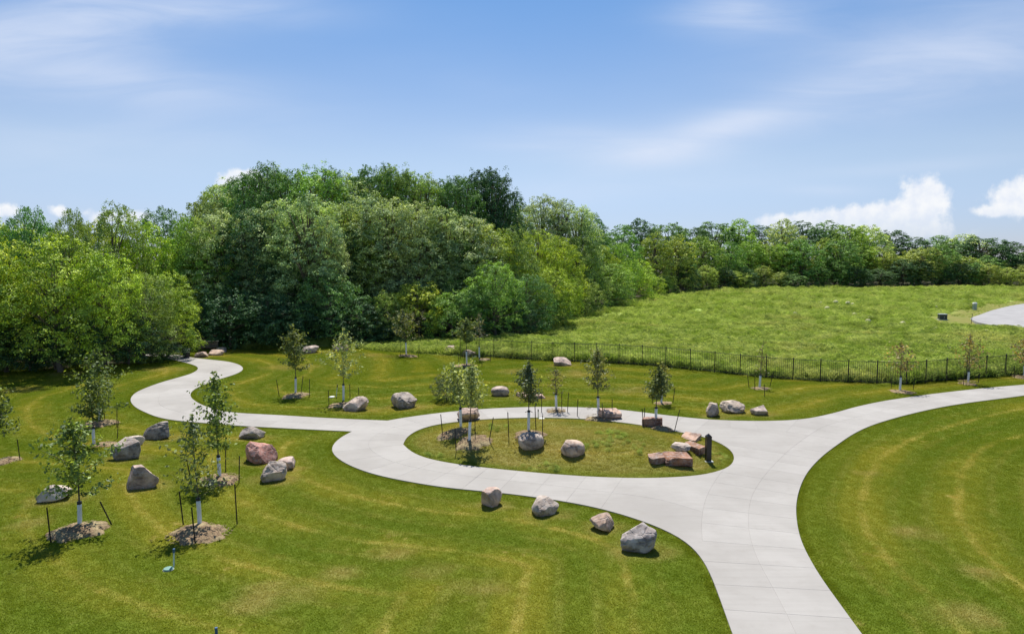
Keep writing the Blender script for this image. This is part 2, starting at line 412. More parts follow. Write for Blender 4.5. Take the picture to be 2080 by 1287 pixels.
def concrete_mat():
    m, g = mat_new('broomed_concrete')
    pos = g.n('ShaderNodeNewGeometry').outputs['Position']; oi = g.n('ShaderNodeObjectInfo')
    n1 = g.noise(pos, 0.35, 5.0, 0.6); n2 = g.noise(pos, 2.5, 5.0, 0.6)
    br = g.noise(g.n('ShaderNodeMapping', {0: pos, 2: (0, 0, R(4)), 3: (0.35, 7.0, 1)}).outputs[0], 1.0, 4.0, 0.6)
    n3 = g.noise(pos, 40.0, 3.0, 0.7)
    c = g.mix(g.step(n1, 0.3, 0.7), (0.318, 0.300, 0.277), (0.380, 0.361, 0.336))
    c = g.mix(g.step(n2, 0.5, 0.78, 0.0, 0.3), c, (0.275, 0.255, 0.225))
    c = g.mix(g.step(br, 0.42, 0.72, 0.0, 0.32), c, (0.295, 0.278, 0.256))
    c = g.mix(oi.outputs['Random'], g.mix(1.0, c, (0.94, 0.935, 0.93), 'MULTIPLY'), g.mix(1.0, c, (1.04, 1.04, 1.04), 'MULTIPLY'))
    c = g.mix(g.step(n3, 0.55, 0.8, 0.0, 0.25), c, g.mix(1.0, c, (0.7, 0.7, 0.7), 'MULTIPLY'))
    bp = g.n('ShaderNodeBump', {'Strength': 0.25, 'Distance': 0.004, 'Height': br}).outputs[0]
    out(g, g.n('ShaderNodeBsdfPrincipled', {'Base Color': c, 'Roughness': 0.9, 'Specular IOR Level': 0.3, 'Normal': bp}).outputs[0]); return m
def bark_mat(name, c):
    return plain(name, c, 0.9, 0.4, 14.0, bump=0.5, spec=0.2)
def mulch_mat(name, a, b):
    m, g = mat_new(name)
    pos = g.n('ShaderNodeNewGeometry').outputs['Position']
    n = g.noise(pos, 16.0, 5.0, 0.7); n2 = g.noise(pos, 2.5, 3.0)
    c = g.mix(g.step(n, 0.35, 0.65), a, b); c = g.mix(g.step(n2, 0.42, 0.66, 0, 0.65), c, (0.42, 0.35, 0.19))
    bp = g.n('ShaderNodeBump', {'Strength': 1.0, 'Distance': 0.05, 'Height': n}).outputs[0]
    out(g, g.n('ShaderNodeBsdfPrincipled', {'Base Color': c, 'Roughness': 0.95, 'Specular IOR Level': 0.1, 'Normal': bp}).outputs[0]); return m

M = dict(
    ground=ground_mat(), lawn=grass_mat('turf_blades'), meadow=grass_mat('meadow_blades', True), weed=grass_mat('weed_blades', True, 0.55), rock=rock_mat(), concrete=concrete_mat(),
    leaf=leaf_mat('tree_leaves', 0.13, 0.035, 0.32, 0.6), sleaf=leaf_mat('sapling_leaves', 0.32, 0.035, 0.3, 0.6), bark=bark_mat('grey_bark', (0.16, 0.13, 0.10)), sbark=bark_mat('sapling_bark', (0.13, 0.11, 0.085)),
    guard=plain('white_plastic', (0.72, 0.76, 0.78), 0.45, 0.06), tie=plain('black_strap', (0.02, 0.02, 0.022), 0.6, 0.2),
    stake=plain('dark_steel_stake', (0.035, 0.028, 0.024), 0.6, 0.4, 12.0, 0.2), fence=plain('black_powder_coat', (0.012, 0.012, 0.014), 0.4, 0.15),
    mulch=mulch_mat('wood_mulch', (0.13, 0.088, 0.052), (0.36, 0.255, 0.155)), chip=mulch_mat('pale_chips', (0.20, 0.145, 0.09), (0.46, 0.34, 0.21)),
    bollard=plain('charcoal_bollard', (0.016, 0.014, 0.015), 0.35, 0.2), wood=plain('dark_boards', (0.15, 0.12, 0.095), 0.75, 0.35, 6.0, bump=0.2),
    rail=plain('sunlit_pale_rail', (0.60, 0.55, 0.46), 0.8, 0.15), bin=plain('brown_bin', (0.035, 0.026, 0.028), 0.55, 0.25),  # pale rail, colour lightened further to stand in for sunlight on it
    pale=plain('pale_pipe', (0.55, 0.62, 0.55), 0.5, 0.12), green=plain('green_lid', (0.15, 0.29, 0.23), 0.5, 0.15), white=plain('white_lid', (0.75, 0.75, 0.72), 0.5, 0.05),
    blue=plain('blue_marker', (0.03, 0.10, 0.22), 0.5, 0.1), boxg=plain('dark_green_steel', (0.035, 0.045, 0.04), 0.45, 0.2), boxl=plain('pale_green_steel', (0.32, 0.40, 0.34), 0.5, 0.1),
    lidl=plain('grey_lid', (0.42, 0.44, 0.44), 0.5, 0.1), flower=plain('cream_flowers', (0.66, 0.62, 0.36), 0.8, 0.15), asphalt=plain('pale_street_concrete', (0.31, 0.30, 0.295), 0.9, 0.12, 0.5),
    dark_leaf=plain('dry_stems', (0.06, 0.045, 0.03), 0.9, 0.3),
)

# ------------------------------------------------------------------ ground sheet
lawn_edge = [(-900, 800), (-200, 762), (0, 753), (100, 749), (200, 746), (300, 738), (330, 734), (345, 722), (400, 708), (460, 708), (560, 706), (700, 706), (760, 711), (850, 716), (935, 722), (1003, 724.5),
             (1257, 743), (1503, 758.5), (1781, 778), (1840.5, 781), (1922, 774), (2041, 764.5), (2200, 752), (2600, 730)]
forest_edge = [(-900, 790), (-200, 762), (0, 753), (100, 749), (200, 746), (300, 738), (330, 734), (345, 721), (400, 707), (460, 706), (560, 700), (700, 692), (800, 690), (900, 692), (1000, 693), (1060, 682),
               (1140, 662), (1165, 650), (1215, 628), (1320, 604), (1420, 593), (1520, 588), (1700, 586), (1900, 584), (2080, 584), (2600, 584)]
LE = np.array(lawn_edge); FE = np.array(forest_edge)
VERGE = gps([(1880, 647), (1905, 638), (1960, 628), (2040, 615), (2120, 604), (2600, 570), (2700, 700), (2150, 690), (2080, 679), (2000, 668), (1960, 661), (1900, 655)])
def zones(P):
    u, v = project(P[:, 0], P[:, 1]); v = np.where(P[:, 1] < 3, 3000, v)
    lb = np.interp(u, LE[:, 0], LE[:, 1]); fb = np.interp(u, FE[:, 0], FE[:, 1])
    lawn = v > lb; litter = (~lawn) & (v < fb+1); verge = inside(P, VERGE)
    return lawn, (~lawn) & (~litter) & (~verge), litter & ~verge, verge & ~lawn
def grid_axis(pts):
    o = []
    for (a, b, s) in pts: o += list(np.arange(a, b, s))
    return np.array(o)
xs = np.concatenate([np.array([-1500, -900, -500, -300, -200, -150, -120, -100]), np.arange(-85, -45, 3.0), np.arange(-45, 45, 0.38), np.arange(45, 130, 3.0), np.array([140, 160, 200, 300, 500, 900, 1500])])
ys = np.concatenate([np.array([-400, -150, -60, -20, 0, 6]), np.arange(9, 66, 0.38), np.arange(66, 130, 1.6), np.arange(130, 260, 4.0), np.array([270, 300, 350, 450, 600, 900, 1400, 2500])])
GX, GY = np.meshgrid(xs, ys); GP = np.stack([GX.ravel(), GY.ravel()], 1)
gpd = np.full(len(GP), 30.0)
near = (np.abs(GP[:, 0]) < 75) & (GP[:, 1] < 90) & (GP[:, 1] > -20)
gpd[near] = path_dist(GP[near])
gz = ground_h(GP, gpd); gz = np.where(gpd < 0, -0.05, gz)
lw, md, lt, vg = zones(GP)
md &= ~zones(GP*(1-0.6/np.maximum(1, np.linalg.norm(GP, axis=1, keepdims=True))))[0]
gz = np.where(md, gz + 0.10*np.sin(GP[:, 0]*0.9)*np.sin(GP[:, 1]*0.8), gz)
nx, ny = len(xs), len(ys)
idx = np.arange(nx*ny).reshape(ny, nx)
FQ = np.stack([idx[:-1, :-1].ravel(), idx[:-1, 1:].ravel(), idx[1:, 1:].ravel(), idx[1:, :-1].ravel()], 1)
gme = mesh('ground', np.column_stack([GP, gz]), FQ, M['ground'], True)
isl_in = inside(GP, ISL)
def add_attr(me, name, arr):
    a = me.attributes.new(name, 'FLOAT', 'POINT'); a.data.foreach_set('value', np.asarray(arr, np.float32))
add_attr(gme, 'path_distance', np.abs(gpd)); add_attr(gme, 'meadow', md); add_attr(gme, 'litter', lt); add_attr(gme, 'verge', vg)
rngA = np.random.default_rng(5)
def isl_dry(P, pd):
    i = inside(P, ISL); n = 0.5+0.5*np.sin(P[:, 0]*1.3+1.7*np.sin(P[:, 1]*0.9))*np.sin(P[:, 1]*1.6+0.6*P[:, 0])
    return np.where(i, 0.25+0.5*n, 0.0)*np.where(pd < 0.5, 0.3, 1.0)
tag(obj('ground', gme), kind='structure')

# ------------------------------------------------------------------ concrete path, cast slab by slab
def cl(px): return smoothrun(px, it=1)
cA = smoothrun([(1617,1287),(1596,1243),(1570,1194),(1540,1139),(1524,1093),(1520,1054),(1526,1011),(1544,978),(1570,946),(1603,914),(1640,886),(1675,866),(1740,847),(1800,832),(1880,815),(1960,804),(2080,792)], ext0=10, ext1=28, it=1)
cB = cl([(1431,1138),(1427,1100),(1425,1060),(1432,1018),(1446,987),(1470,952)])
cC = cl([(1428,1040),(1340,1014),(1250,1001),(1100,983),(950,967),(850,951),(790,935),(757,917),(747,904),(752,892),(772,878),(800,868),(850,857),(930,846),(1025,839),(1110,837),(1200,839),(1300,847),(1400,859),(1480,868),(1560,872),(1640,882)])
cD = cl([(735,868),(670,862),(570,856),(470,850),(400,842),(350,833),(325,822),(321,810),(332,797),(362,783),(410,767),(440,757),(448,748),(436,740),(400,735),(360,727),(300,720)])
LONG = [cA, cB, cC, cD]
def cast(p, d, maxd, own):
    best = maxd
    segs = [(SA, SB)] + [(L[:-1], L[1:]) for L in LONG if L is not own]
    for A, B in segs:
        e = B-A; den = d[0]*e[:, 1]-d[1]*e[:, 0]; den = np.where(np.abs(den) < 1e-9, 1e-9, den)
        q = A-p; t = (q[:, 0]*e[:, 1]-q[:, 1]*e[:, 0])/den; s = (q[:, 0]*d[1]-q[:, 1]*d[0])/den
        ok = (t > 0.05) & (s >= -1e-6) & (s <= 1+1e-6)
        if ok.any(): best = min(best, t[ok].min())
    return best
JT = []
for L, s0 in ((cA, 0.6), (cC, 3.3), (cD, 0.8)):
    seg = np.linalg.norm(np.diff(L, axis=0), axis=1); cum_ = np.concatenate([[0], np.cumsum(seg)])
    for s in np.arange(s0, cum_[-1]-0.4, 1.28):
        i = min(np.searchsorted(cum_, s)-1, len(L)-2); f = (s-cum_[i])/seg[i]; p = L[i]*(1-f)+L[i+1]*f
        if not on_path(p)[0]: continue
        d = (L[i+1]-L[i])/seg[i]; n = np.array([-d[1], d[0]])
        for sg in (1, -1):
            m_ = cast(p, n*sg, 4.2, L)
            if m_ < 4.1: JT.append((p, p+n*sg*m_))
cv, ce = [], []
def addpoly(P, closed):
    b = len(cv); cv.extend(Vector((float(x), float(y))) for x, y in P); n = len(P)
    for i in range(n if closed else n-1): ce.append((b+i, b+(i+1) % n))
addpoly(OUTER, True); addpoly(ISL, True)
for L in LONG:
    k = on_path(L); 
    idxs = np.where(k)[0]
    if len(idxs): addpoly(L[max(0, idxs[0]-1):idxs[-1]+2], False)
for a, b in JT: addpoly(np.array([a, b]), False)
rv, re_, rf, ov, oe, of = mgeo.delaunay_2d_cdt(cv, ce, [], 0, 1e-4)
RV = np.array([tuple(v) for v in rv]); cons = set()
for e, o_ in zip(re_, oe):
    if len(o_): cons.add((min(e), max(e)))
tri = [tuple(f) for f in rf if len(f) == 3]
cen = np.array([RV[list(t)].mean(0) for t in tri]); keep = on_path(cen)
tri = [t for t, k in zip(tri, keep) if k]
par = list(range(len(tri)))
def find(a):
    while par[a] != a: par[a] = par[par[a]]; a = par[a]
    return a
em = {}
for i, t in enumerate(tri):
    for k in range(3):
        e = (min(t[k], t[(k+1) % 3]), max(t[k], t[(k+1) % 3]))
        if e in cons: continue
        if e in em: par[find(i)] = find(em[e])
        else: em[e] = i
cells = {}
for i in range(len(tri)): cells.setdefault(find(i), []).append(tri[i])
path_o = tag(empty('path'), kind='structure')
nslab = 0
for cell in cells.values():
    area = sum(abs((RV[b]-RV[a])[0]*(RV[c]-RV[a])[1]-(RV[b]-RV[a])[1]*(RV[c]-RV[a])[0])/2 for a, b, c in cell)
    if area < 0.004: continue
    vm = {}; bm = bmesh.new()
    for t in cell:
        for i in t:
            if i not in vm: vm[i] = bm.verts.new((RV[i][0], RV[i][1], 0.012))
    for a, b, c in cell:
        e1, e2 = RV[b]-RV[a], RV[c]-RV[a]
        if e1[0]*e2[1]-e1[1]*e2[0] < 0: b, c = c, b
        try: bm.faces.new((vm[a], vm[b], vm[c]))
        except ValueError: pass
    if area > 0.12:
        bmesh.ops.inset_region(bm, faces=bm.faces[:], thickness=0.002, use_boundary=True, use_even_offset=True)
        inner = [f for f in bm.faces if not any(e.is_boundary for e in f.edges)]
        rim = [f for f in bm.faces if any(e.is_boundary for e in f.edges)]
        bmesh.ops.delete(bm, geom=rim, context='FACES')
        r = bmesh.ops.inset_region(bm, faces=bm.faces[:], thickness=0.006, use_boundary=True, use_even_offset=True)
        for v in bm.verts:
            if v.is_boundary: v.co.z -= 0.006
    be = [e for e in bm.edges if e.is_boundary]
    ex = bmesh.ops.extrude_edge_only(bm, edges=be)
    for v in [q for q in ex['geom'] if isinstance(q, bmesh.types.BMVert)]: v.co.z = -0.10
    bmesh.ops.recalc_face_normals(bm, faces=bm.faces[:])
    me = bpy.data.meshes.new('slab'); bm.to_mesh(me); bm.free(); me.materials.append(M['concrete'])
    obj('slab', me, path_o); nslab += 1
print('slabs', nslab)

# far turning circle of the street beyond the meadow
cb = bmesh.new(); CULs = catmull(np.vstack([CUL, CUL[:1]]), 1.0)[:-1]
vs = [cb.verts.new((x, y, 0.30)) for x, y in CULs]; fc = cb.faces.new(vs); 
if fc.normal.z < 0: fc.normal_flip()
ex = bmesh.ops.extrude_face_region(cb, geom=[fc])
for v in [q for q in ex['geom'] if isinstance(q, bmesh.types.BMVert)]: v.co.z = -0.3
bmesh.ops.recalc_face_normals(cb, faces=cb.faces[:])
me = bpy.data.meshes.new('street'); cb.to_mesh(me); cb.free(); me.materials.append(M['asphalt'])
tag(obj('street', me), kind='structure')

# ------------------------------------------------------------------ saplings: (base u, base v, guard top v, crown top v, crown bottom v, crown half width px, density, colour, lean px, phrase)
SG = (0.13, 0.19, 0.045); SP1 = (0.20, 0.25, 0.085); SSIL = (0.23, 0.28, 0.12); SDRY = (0.25, 0.20, 0.09)
SAP = [
 (162,1072,1020, 843, 1000, 60, 1.0, SG, -4, 'dense dark green sapling nearest the lower left corner', 'first'),
 (404,1072,1012, 832, 1002, 50, 0.55, (0.13,0.165,0.05), -4, 'loose pale green sapling on the front mulch bed', 'second'),
 (446, 972, 925, 752, 908, 38, 1.0, SG, -4, 'tall narrow dark sapling beside the red boulder', 'third'),
 (191, 903, 869, 760, 848, 34, 0.9, (0.10,0.14,0.035), 0, 'leafy sapling left of the dark grey boulder pair', 'fourth'),
 (203, 858, 828, 706, 838, 42, 1.0, (0.11,0.16,0.035), 2, 'bright bushy sapling at the back of the left lawn', 'fifth'),
 (-6, 932, 895, 765, 878, 38, 0.9, (0.10,0.14,0.04), 0, 'sapling cut by the left edge of the picture', 'sixth'),
 (601, 800, 767, 662, 748, 28, 1.0, (0.12,0.15,0.045), -4, 'sapling alone on the mid lawn near the winding path', 'seventh'),
 (697, 814, 781, 668, 764, 36, 0.65, SSIL, 6, 'pale silvery sapling behind a pinkish boulder', 'eighth'),
 (825, 721, 695, 630, 690, 28, 0.6, (0.14,0.16,0.07), -6, 'thin sapling in front of the yellow-green shrub', 'ninth'),
 (948, 741, 713, 645, 694, 21, 0.85, (0.13,0.17,0.055), 0, 'sapling at the start of the black fence', 'tenth'),
 (974, 727, 704, 632, 688, 14, 0.15, (0.16,0.16,0.12), -2, 'nearly bare sapling just behind the fence-end sapling', 'eleventh'),
 (937, 868, 829, 735, 818, 36, 0.7, SP1, -18, 'leaning pale sapling at the left rear of the island', 'twelfth'),
 (954, 898, 854, 728, 822, 27, 0.75, SSIL, 8, 'silver-leaved sapling at the left front of the island', 'thirteenth'),
 (1073, 877, 835, 732, 812, 25, 0.9, (0.12,0.15,0.06), 2, 'sapling behind the smooth round island boulder', 'fourteenth'),
 (1129, 834, 800, 742, 798, 22, 0.13, (0.17,0.16,0.06), 0, 'sparse sapling on the crest of the island', 'fifteenth'),
 (1215, 845, 806, 702, 790, 26, 0.65, (0.14,0.16,0.065), -4, 'open-crowned sapling beside the pink slab boulder', 'sixteenth'),
 (1333, 866, 828, 740, 808, 25, 0.9, (0.10,0.13,0.045), 2, 'compact dark sapling at the right of the island', 'seventeenth'),
 (1344, 820, 785, 735, 790, 18, 0.25, (0.15,0.16,0.06), 0, 'sparse sapling across the path behind the island', 'eighteenth'),
 (1543, 788, 762, 690, 760, 14, 0.06, (0.13,0.12,0.07), 6, 'leafless-looking sapling by the long fence run', 'nineteenth'),
 (1828, 794, 765, 695, 758, 30, 0.28, SDRY, 0, 'brownish sapling near the fence corner', 'twentieth'),
 (1966, 778, 754, 680, 748, 27, 0.28, SDRY, 0, 'brownish sapling between fence and right-hand path', 'twentyfirst'),
 (2079, 765, 742, 688, 742, 26, 0.28, SDRY, 0, 'brownish sapling at the right edge of the picture', 'twentysecond'),
]
MULCH = [  # centre u, v, half width px, sapling index, bare-pile height
 (160,1079,62,0,0.16),(405,1084,68,1,0.18),(446,975,46,2,0.12),(214,903,28,3,0.10),(203,861,38,4,0.12),(5,938,38,5,0.12),(600,804,31,6,0.12),(692,823,30,7,0.10),(828,723,22,8,0.10),
 (945,743,26,9,0.10),(984,730,15,10,0.08),(920,881,38,11,0.16),(962,899,42,12,0.14),(1077,883,36,13,0.12),(1129,836,24,14,0.08),(1214,853,30,15,0.16),(1345,873,27,16,0.16),(1347,819,21,17,0.08),
 (1545,789,22,18,0.07),(1833,796,27,19,0.07),(1966,780,20,20,0.07),(2076,767,20,21,0.07)]
STAKES = [ # base u,v  top u,v  sapling index
 (103,1101,98,1026,0),(226,1065,205,1015,0),(372,1065,366,994,1),(396,1103,391,1026,1),(481,1064,479,978,1),(459,958,461,902,2),(486,981,489,922,2),(390,988,378,920,2),(238,868,240,820,4),
 (239,890,242,852,3),(213,854,212,834,4),(40,935,38,890,5),(567,806,562,770,6),(612,797,617,762,6),(629,806,630,768,6),(668,823,667,791,7),(711,807,711,779,7),(729,806,728,786,7),
 (814,726,815,698,8),(850,724,852,697,8),(932,739,931,715,9),(943,743,943,720,9),(979,745,980,724,9),(996,734,997,713,10),(899,888,895,839,11),(965,884,965,830,11),(926,918,924,867,12),(994,897,1003,845,12),
 (1033,888,1031,835,13),(1088,870,1086,822,13),(1102,886,1102,841,13),(1100,838,1100,797,14),(1141,834,1141,793,14),(1153,838,1155,796,14),(1173,846,1174,809,15),(1225,853,1222,817,15),(1243,846,1243,809,15),
 (1307,869,1303,828,16),(1309,858,1309,827,16),(1370,877,1380,830,16),(1325,820,1325,795,17),(1367,818,1371,785,17),(1521,786,1517,760,18),(1533,792,1532,757,18),(1564,786,1570,755,18),(1553,806,1551,780,18),
 (1810,789,1810,762,19),(1855,792,1858,764,19),(1957,782,1957,756,20),(1987,777,1990,756,20),(2060,767,2060,742,21)]
mulch_c = []
rng = np.random.default_rng(11)
for i, (u, v, hw, si, hh) in enumerate(MULCH):
    p = hit(u, v); r = hw*mpp(p[1])*0.87; mulch_c.append((p[0], p[1], r))
    NR, NS = 7, 40; V = []; F = []
    ph = rng.uniform(0, 6.28, 4); q = []
    for a in range(NR+1):
        fr = a/NR
        for k in range(NS):
            t = 2*math.pi*k/NS
            rr = r*fr*(1+0.12*math.sin(2*t+ph[0])+0.10*math.sin(5*t+ph[1])+0.08*math.sin(9*t+ph[2]))
            q.append((p[0]+rr*math.cos(t), p[1]+rr*math.sin(t)))
    q = np.array(q); hz = ground_h(q)
    for j, (x, y) in enumerate(q):
        fr = (j//NS)/NR
        bump = 0.035*mnoise.noise(Vector((x*5, y*5, i)))+0.02*mnoise.noise(Vector((x*14, y*14, i)))
        z = hz[j] + hh*(1-fr**2) + (bump+0.012)*(1 if fr < 0.99 else 0) - (0.03 if fr > 0.99 else 0)
        V.append((x-p[0], y-p[1], z-p[2]))
    for a in range(NR):
        for k in range(NS):
            F.append((a*NS+k, a*NS+(k+1) % NS, (a+1)*NS+(k+1) % NS, (a+1)*NS+k))
    root = empty('mulch_bed', (p[0], p[1], p[2]))
    phrase = SAP[si][9]
    tag(root, 'mulch ring under the ' + phrase, 'mulch bed', 'mulch rings under the saplings')
    mo = obj('mulch_mound', mesh('mulch_mound', V, F, M['mulch'], True), root)
    # loose wood chips
    n = int(340*min(1.6, r)); CV = []; CF = []
    for _ in range(n):
        fr = math.sqrt(rng.uniform())*1.08; t = rng.uniform(0, 6.28); x = r*fr*math.cos(t); y = r*fr*math.sin(t)
        z = ground_h(np.array([[p[0]+x, p[1]+y]]), np.array([9.0]) if not inside(np.array([p[:2]]), ISL)[0] else None)[0]-p[2] + hh*max(0, 1-fr**2)+0.015
        L, W = rng.uniform(0.03, 0.10), rng.uniform(0.012, 0.03); a = rng.uniform(0, 6.28); tl = rng.uniform(-0.5, 0.5)
        ca, sa = math.cos(a), math.sin(a); b = len(CV)
        for sx, sy, sz in ((-1, -1, 0), (1, -1, 0), (1, 1, 0), (-1, 1, 0), (0, 0, 0.4)):
            lx, ly = sx*L/2, sy*W/2
            CV.append((x+lx*ca-ly*sa, y+lx*sa+ly*ca, z+lx*tl+sz*W))
        CF += [(b, b+1, b+4), (b+1, b+2, b+4), (b+2, b+3, b+4), (b+3, b, b+4)]
    o = obj('wood_chips', mesh('wood_chips', CV, CF, M['chip']), root); o['kind'] = 'stuff'
MC = np.array(mulch_c)

def quads_from(P, N, S, rng, asp=0.5):
    """leaf blades: rhombus quads at P facing N with half length S"""
    n = len(P); T = rng.normal(size=(n, 3)); T -= (T*N).sum(1, keepdims=True)*N; T /= np.linalg.norm(T, axis=1, keepdims=True)+1e-9
    B = np.cross(N, T); S = S[:, None]
    V = np.empty((n, 4, 3)); V[:, 0] = P-T*S; V[:, 1] = P+B*S*asp+N*S*0.12; V[:, 2] = P+T*S; V[:, 3] = P-B*S*asp+N*S*0.12
    return V.reshape(-1, 3), np.arange(n*4).reshape(n, 4)

def sapling(i, s):
    u, v, gt, ct, cb_, hw, dens, colr, lean, phrase, _ = s
    p = hit(u, v); k = mpp(p[1]); rng = np.random.default_rng(100+i)
    Hh = (v-ct)*k*1.02; gh = (v-gt)*k; cbh = (v-cb_)*k; W = hw*k*1.08; lx = lean*k
    root = empty('sapling', tuple(p)); 
    tag(root, phrase + ', white trunk guard', 'sapling', 'staked young trees in the park')
    def axis(h):
        f = h/Hh; return np.array([lx*f*f + 0.02*math.sin(5*f+i), 0.03*math.sin(4*f+2*i), h])
    V, F = [], []
    hs = np.linspace(-0.05, Hh*0.98, 12)
    tube(V, F, [axis(h) for h in hs], [max(0.006, 0.032*(1-0.85*max(0, h)/Hh)) for h in hs], 6)
    LP, LN = [], []
    nb = 26 if dens > 0.2 else 22
    for b in range(nb):
        f = (b+0.5)/nb; h0 = cbh*0.93 + (Hh*0.93-cbh)*f**1.05; 
        prof = (math.sin(math.pi*min(1.0, 0.24+0.76*f**0.8))**0.75+0.10)*(1.0-0.25*f)*rng.uniform(0.6, 1.2)
        L = max(0.12, W*1.05*prof); a = b*2.399+rng.uniform(-0.4, 0.4)
        d = np.array([math.cos(a), math.sin(a), 0]); up = rng.uniform(0.25, 0.7)+0.6*f
        st = axis(h0); pts = [st + d*L*t + np.array([0, 0, 1])*L*up*(t**1.2) for t in (0, 0.35, 0.7, 1.0)]
        tube(V, F, pts, [0.011, 0.008, 0.005, 0.003], 3, False)
        nl = max(2, int(54*dens*(0.35+L/max(W, 0.2))))
        for _ in range(nl):
            t = rng.uniform(0.12, 1.08)
            c = st + d*L*t + np.array([0, 0, 1])*L*up*(t**1.2) + rng.normal(size=3)*np.array([1, 1, 0.8])*(0.05+0.09*t*min(1, W))
            LP.append(c)
    # leader
    for _ in range(int(60*dens)):
        h = rng.uniform(Hh*0.8, Hh*1.01); LP.append(axis(h)+rng.normal(size=3)*0.05)
    LP = np.array(LP); ax = np.array([axis(min(Hh, max(0, z))) for z in LP[:, 2]])
    N = (LP-ax)*np.array([1, 1, 0.2]); N /= np.linalg.norm(N, axis=1, keepdims=True)+1e-6
    N = N*0.5+rng.normal(size=N.shape)*0.55+np.array([0, 0, 0.5]); N /= np.linalg.norm(N, axis=1, keepdims=True)
    o = obj('trunk', mesh('trunk', V, F, M['sbark'], True), root)
    LV, LF = quads_from(LP, N, rng.uniform(0.04, 0.085, len(LP))*(1+0.010*(p[1]-18)), rng, 0.55)
    o = obj('crown', mesh('crown', LV, LF, M['sleaf']), root); o.color = (*[q*1.3 for q in colr], 1)
    # white spiral guard round the lower stem
    V, F = [], []; n = 9
    hs = np.linspace(0.0, gh, n)
    tube(V, F, [axis(h) for h in hs], [0.062+0.004*(j % 2) for j in range(n)], 10)
    go = obj('trunk_guard', mesh('trunk_guard', V, F, M['guard'], True), root)
    V, F = [], []
    a = axis(gh+0.02); tube(V, F, [a-np.array([0, 0, .03]), a+np.array([0, 0, .05])], [0.068, 0.068], 10)
    if i in (13, 14, 15, 16, 3):
        tube(V, F, [a+np.array([-0.16, 0, -0.04]), a+np.array([0, -0.02, 0.05]), a+np.array([0.16, 0, -0.03])], [0.014]*3, 5)
    obj('tie_strap', mesh('tie_strap', V, F, M['tie'], True), root)
    return p
for i, s in enumerate(SAP): sapling(i, s)

def sapphrase(si):
    return 'the ' + SAP[si][9]
from collections import defaultdict
bysap = defaultdict(list)
for s in STAKES: bysap[s[4]].append(s)
POSW = {1: ['the only stake'], 2: ['left stake', 'right stake'], 3: ['leftmost stake', 'middle stake', 'rightmost stake'], 4: ['leftmost stake', 'second stake from the left', 'third stake from the left', 'rightmost stake']}
for si, lst in bysap.items():
    lst.sort(key=lambda s: s[0])
    for j, (bu, bv, tu, tv, _) in enumerate(lst):
        p = hit(bu, bv); k = mpp(p[1]); dx = (tu-bu)*k; h = (bv-tv)*k
        V, F = [], []
        top = np.array([dx, rng.uniform(-0.04, 0.04), h]); d = top/np.linalg.norm(top)
        q = Vector(d).to_track_quat('Z', 'Y').to_matrix(); Rm = np.array(q)
        L = np.linalg.norm(top)+0.08; c = top/2 - d*0.04
        box(V, F, c, (0.036, 0.006, L), Rm); box(V, F, c+Rm@np.array([0, 0.016, 0]), (0.006, 0.026, L-0.004), Rm)
        for zz in np.arange(0.15, L*0.95, 0.12): box(V, F, d*zz+Rm@np.array([0, -0.005, 0]), (0.012, 0.008, 0.03), Rm)
        o = obj('stake', mesh('stake', V, F, M['stake']), None, tuple(p))
        tag(o, f'{POSW[len(lst)][j]} by {sapphrase(si)}', 'stake', 'dark steel tree stakes')

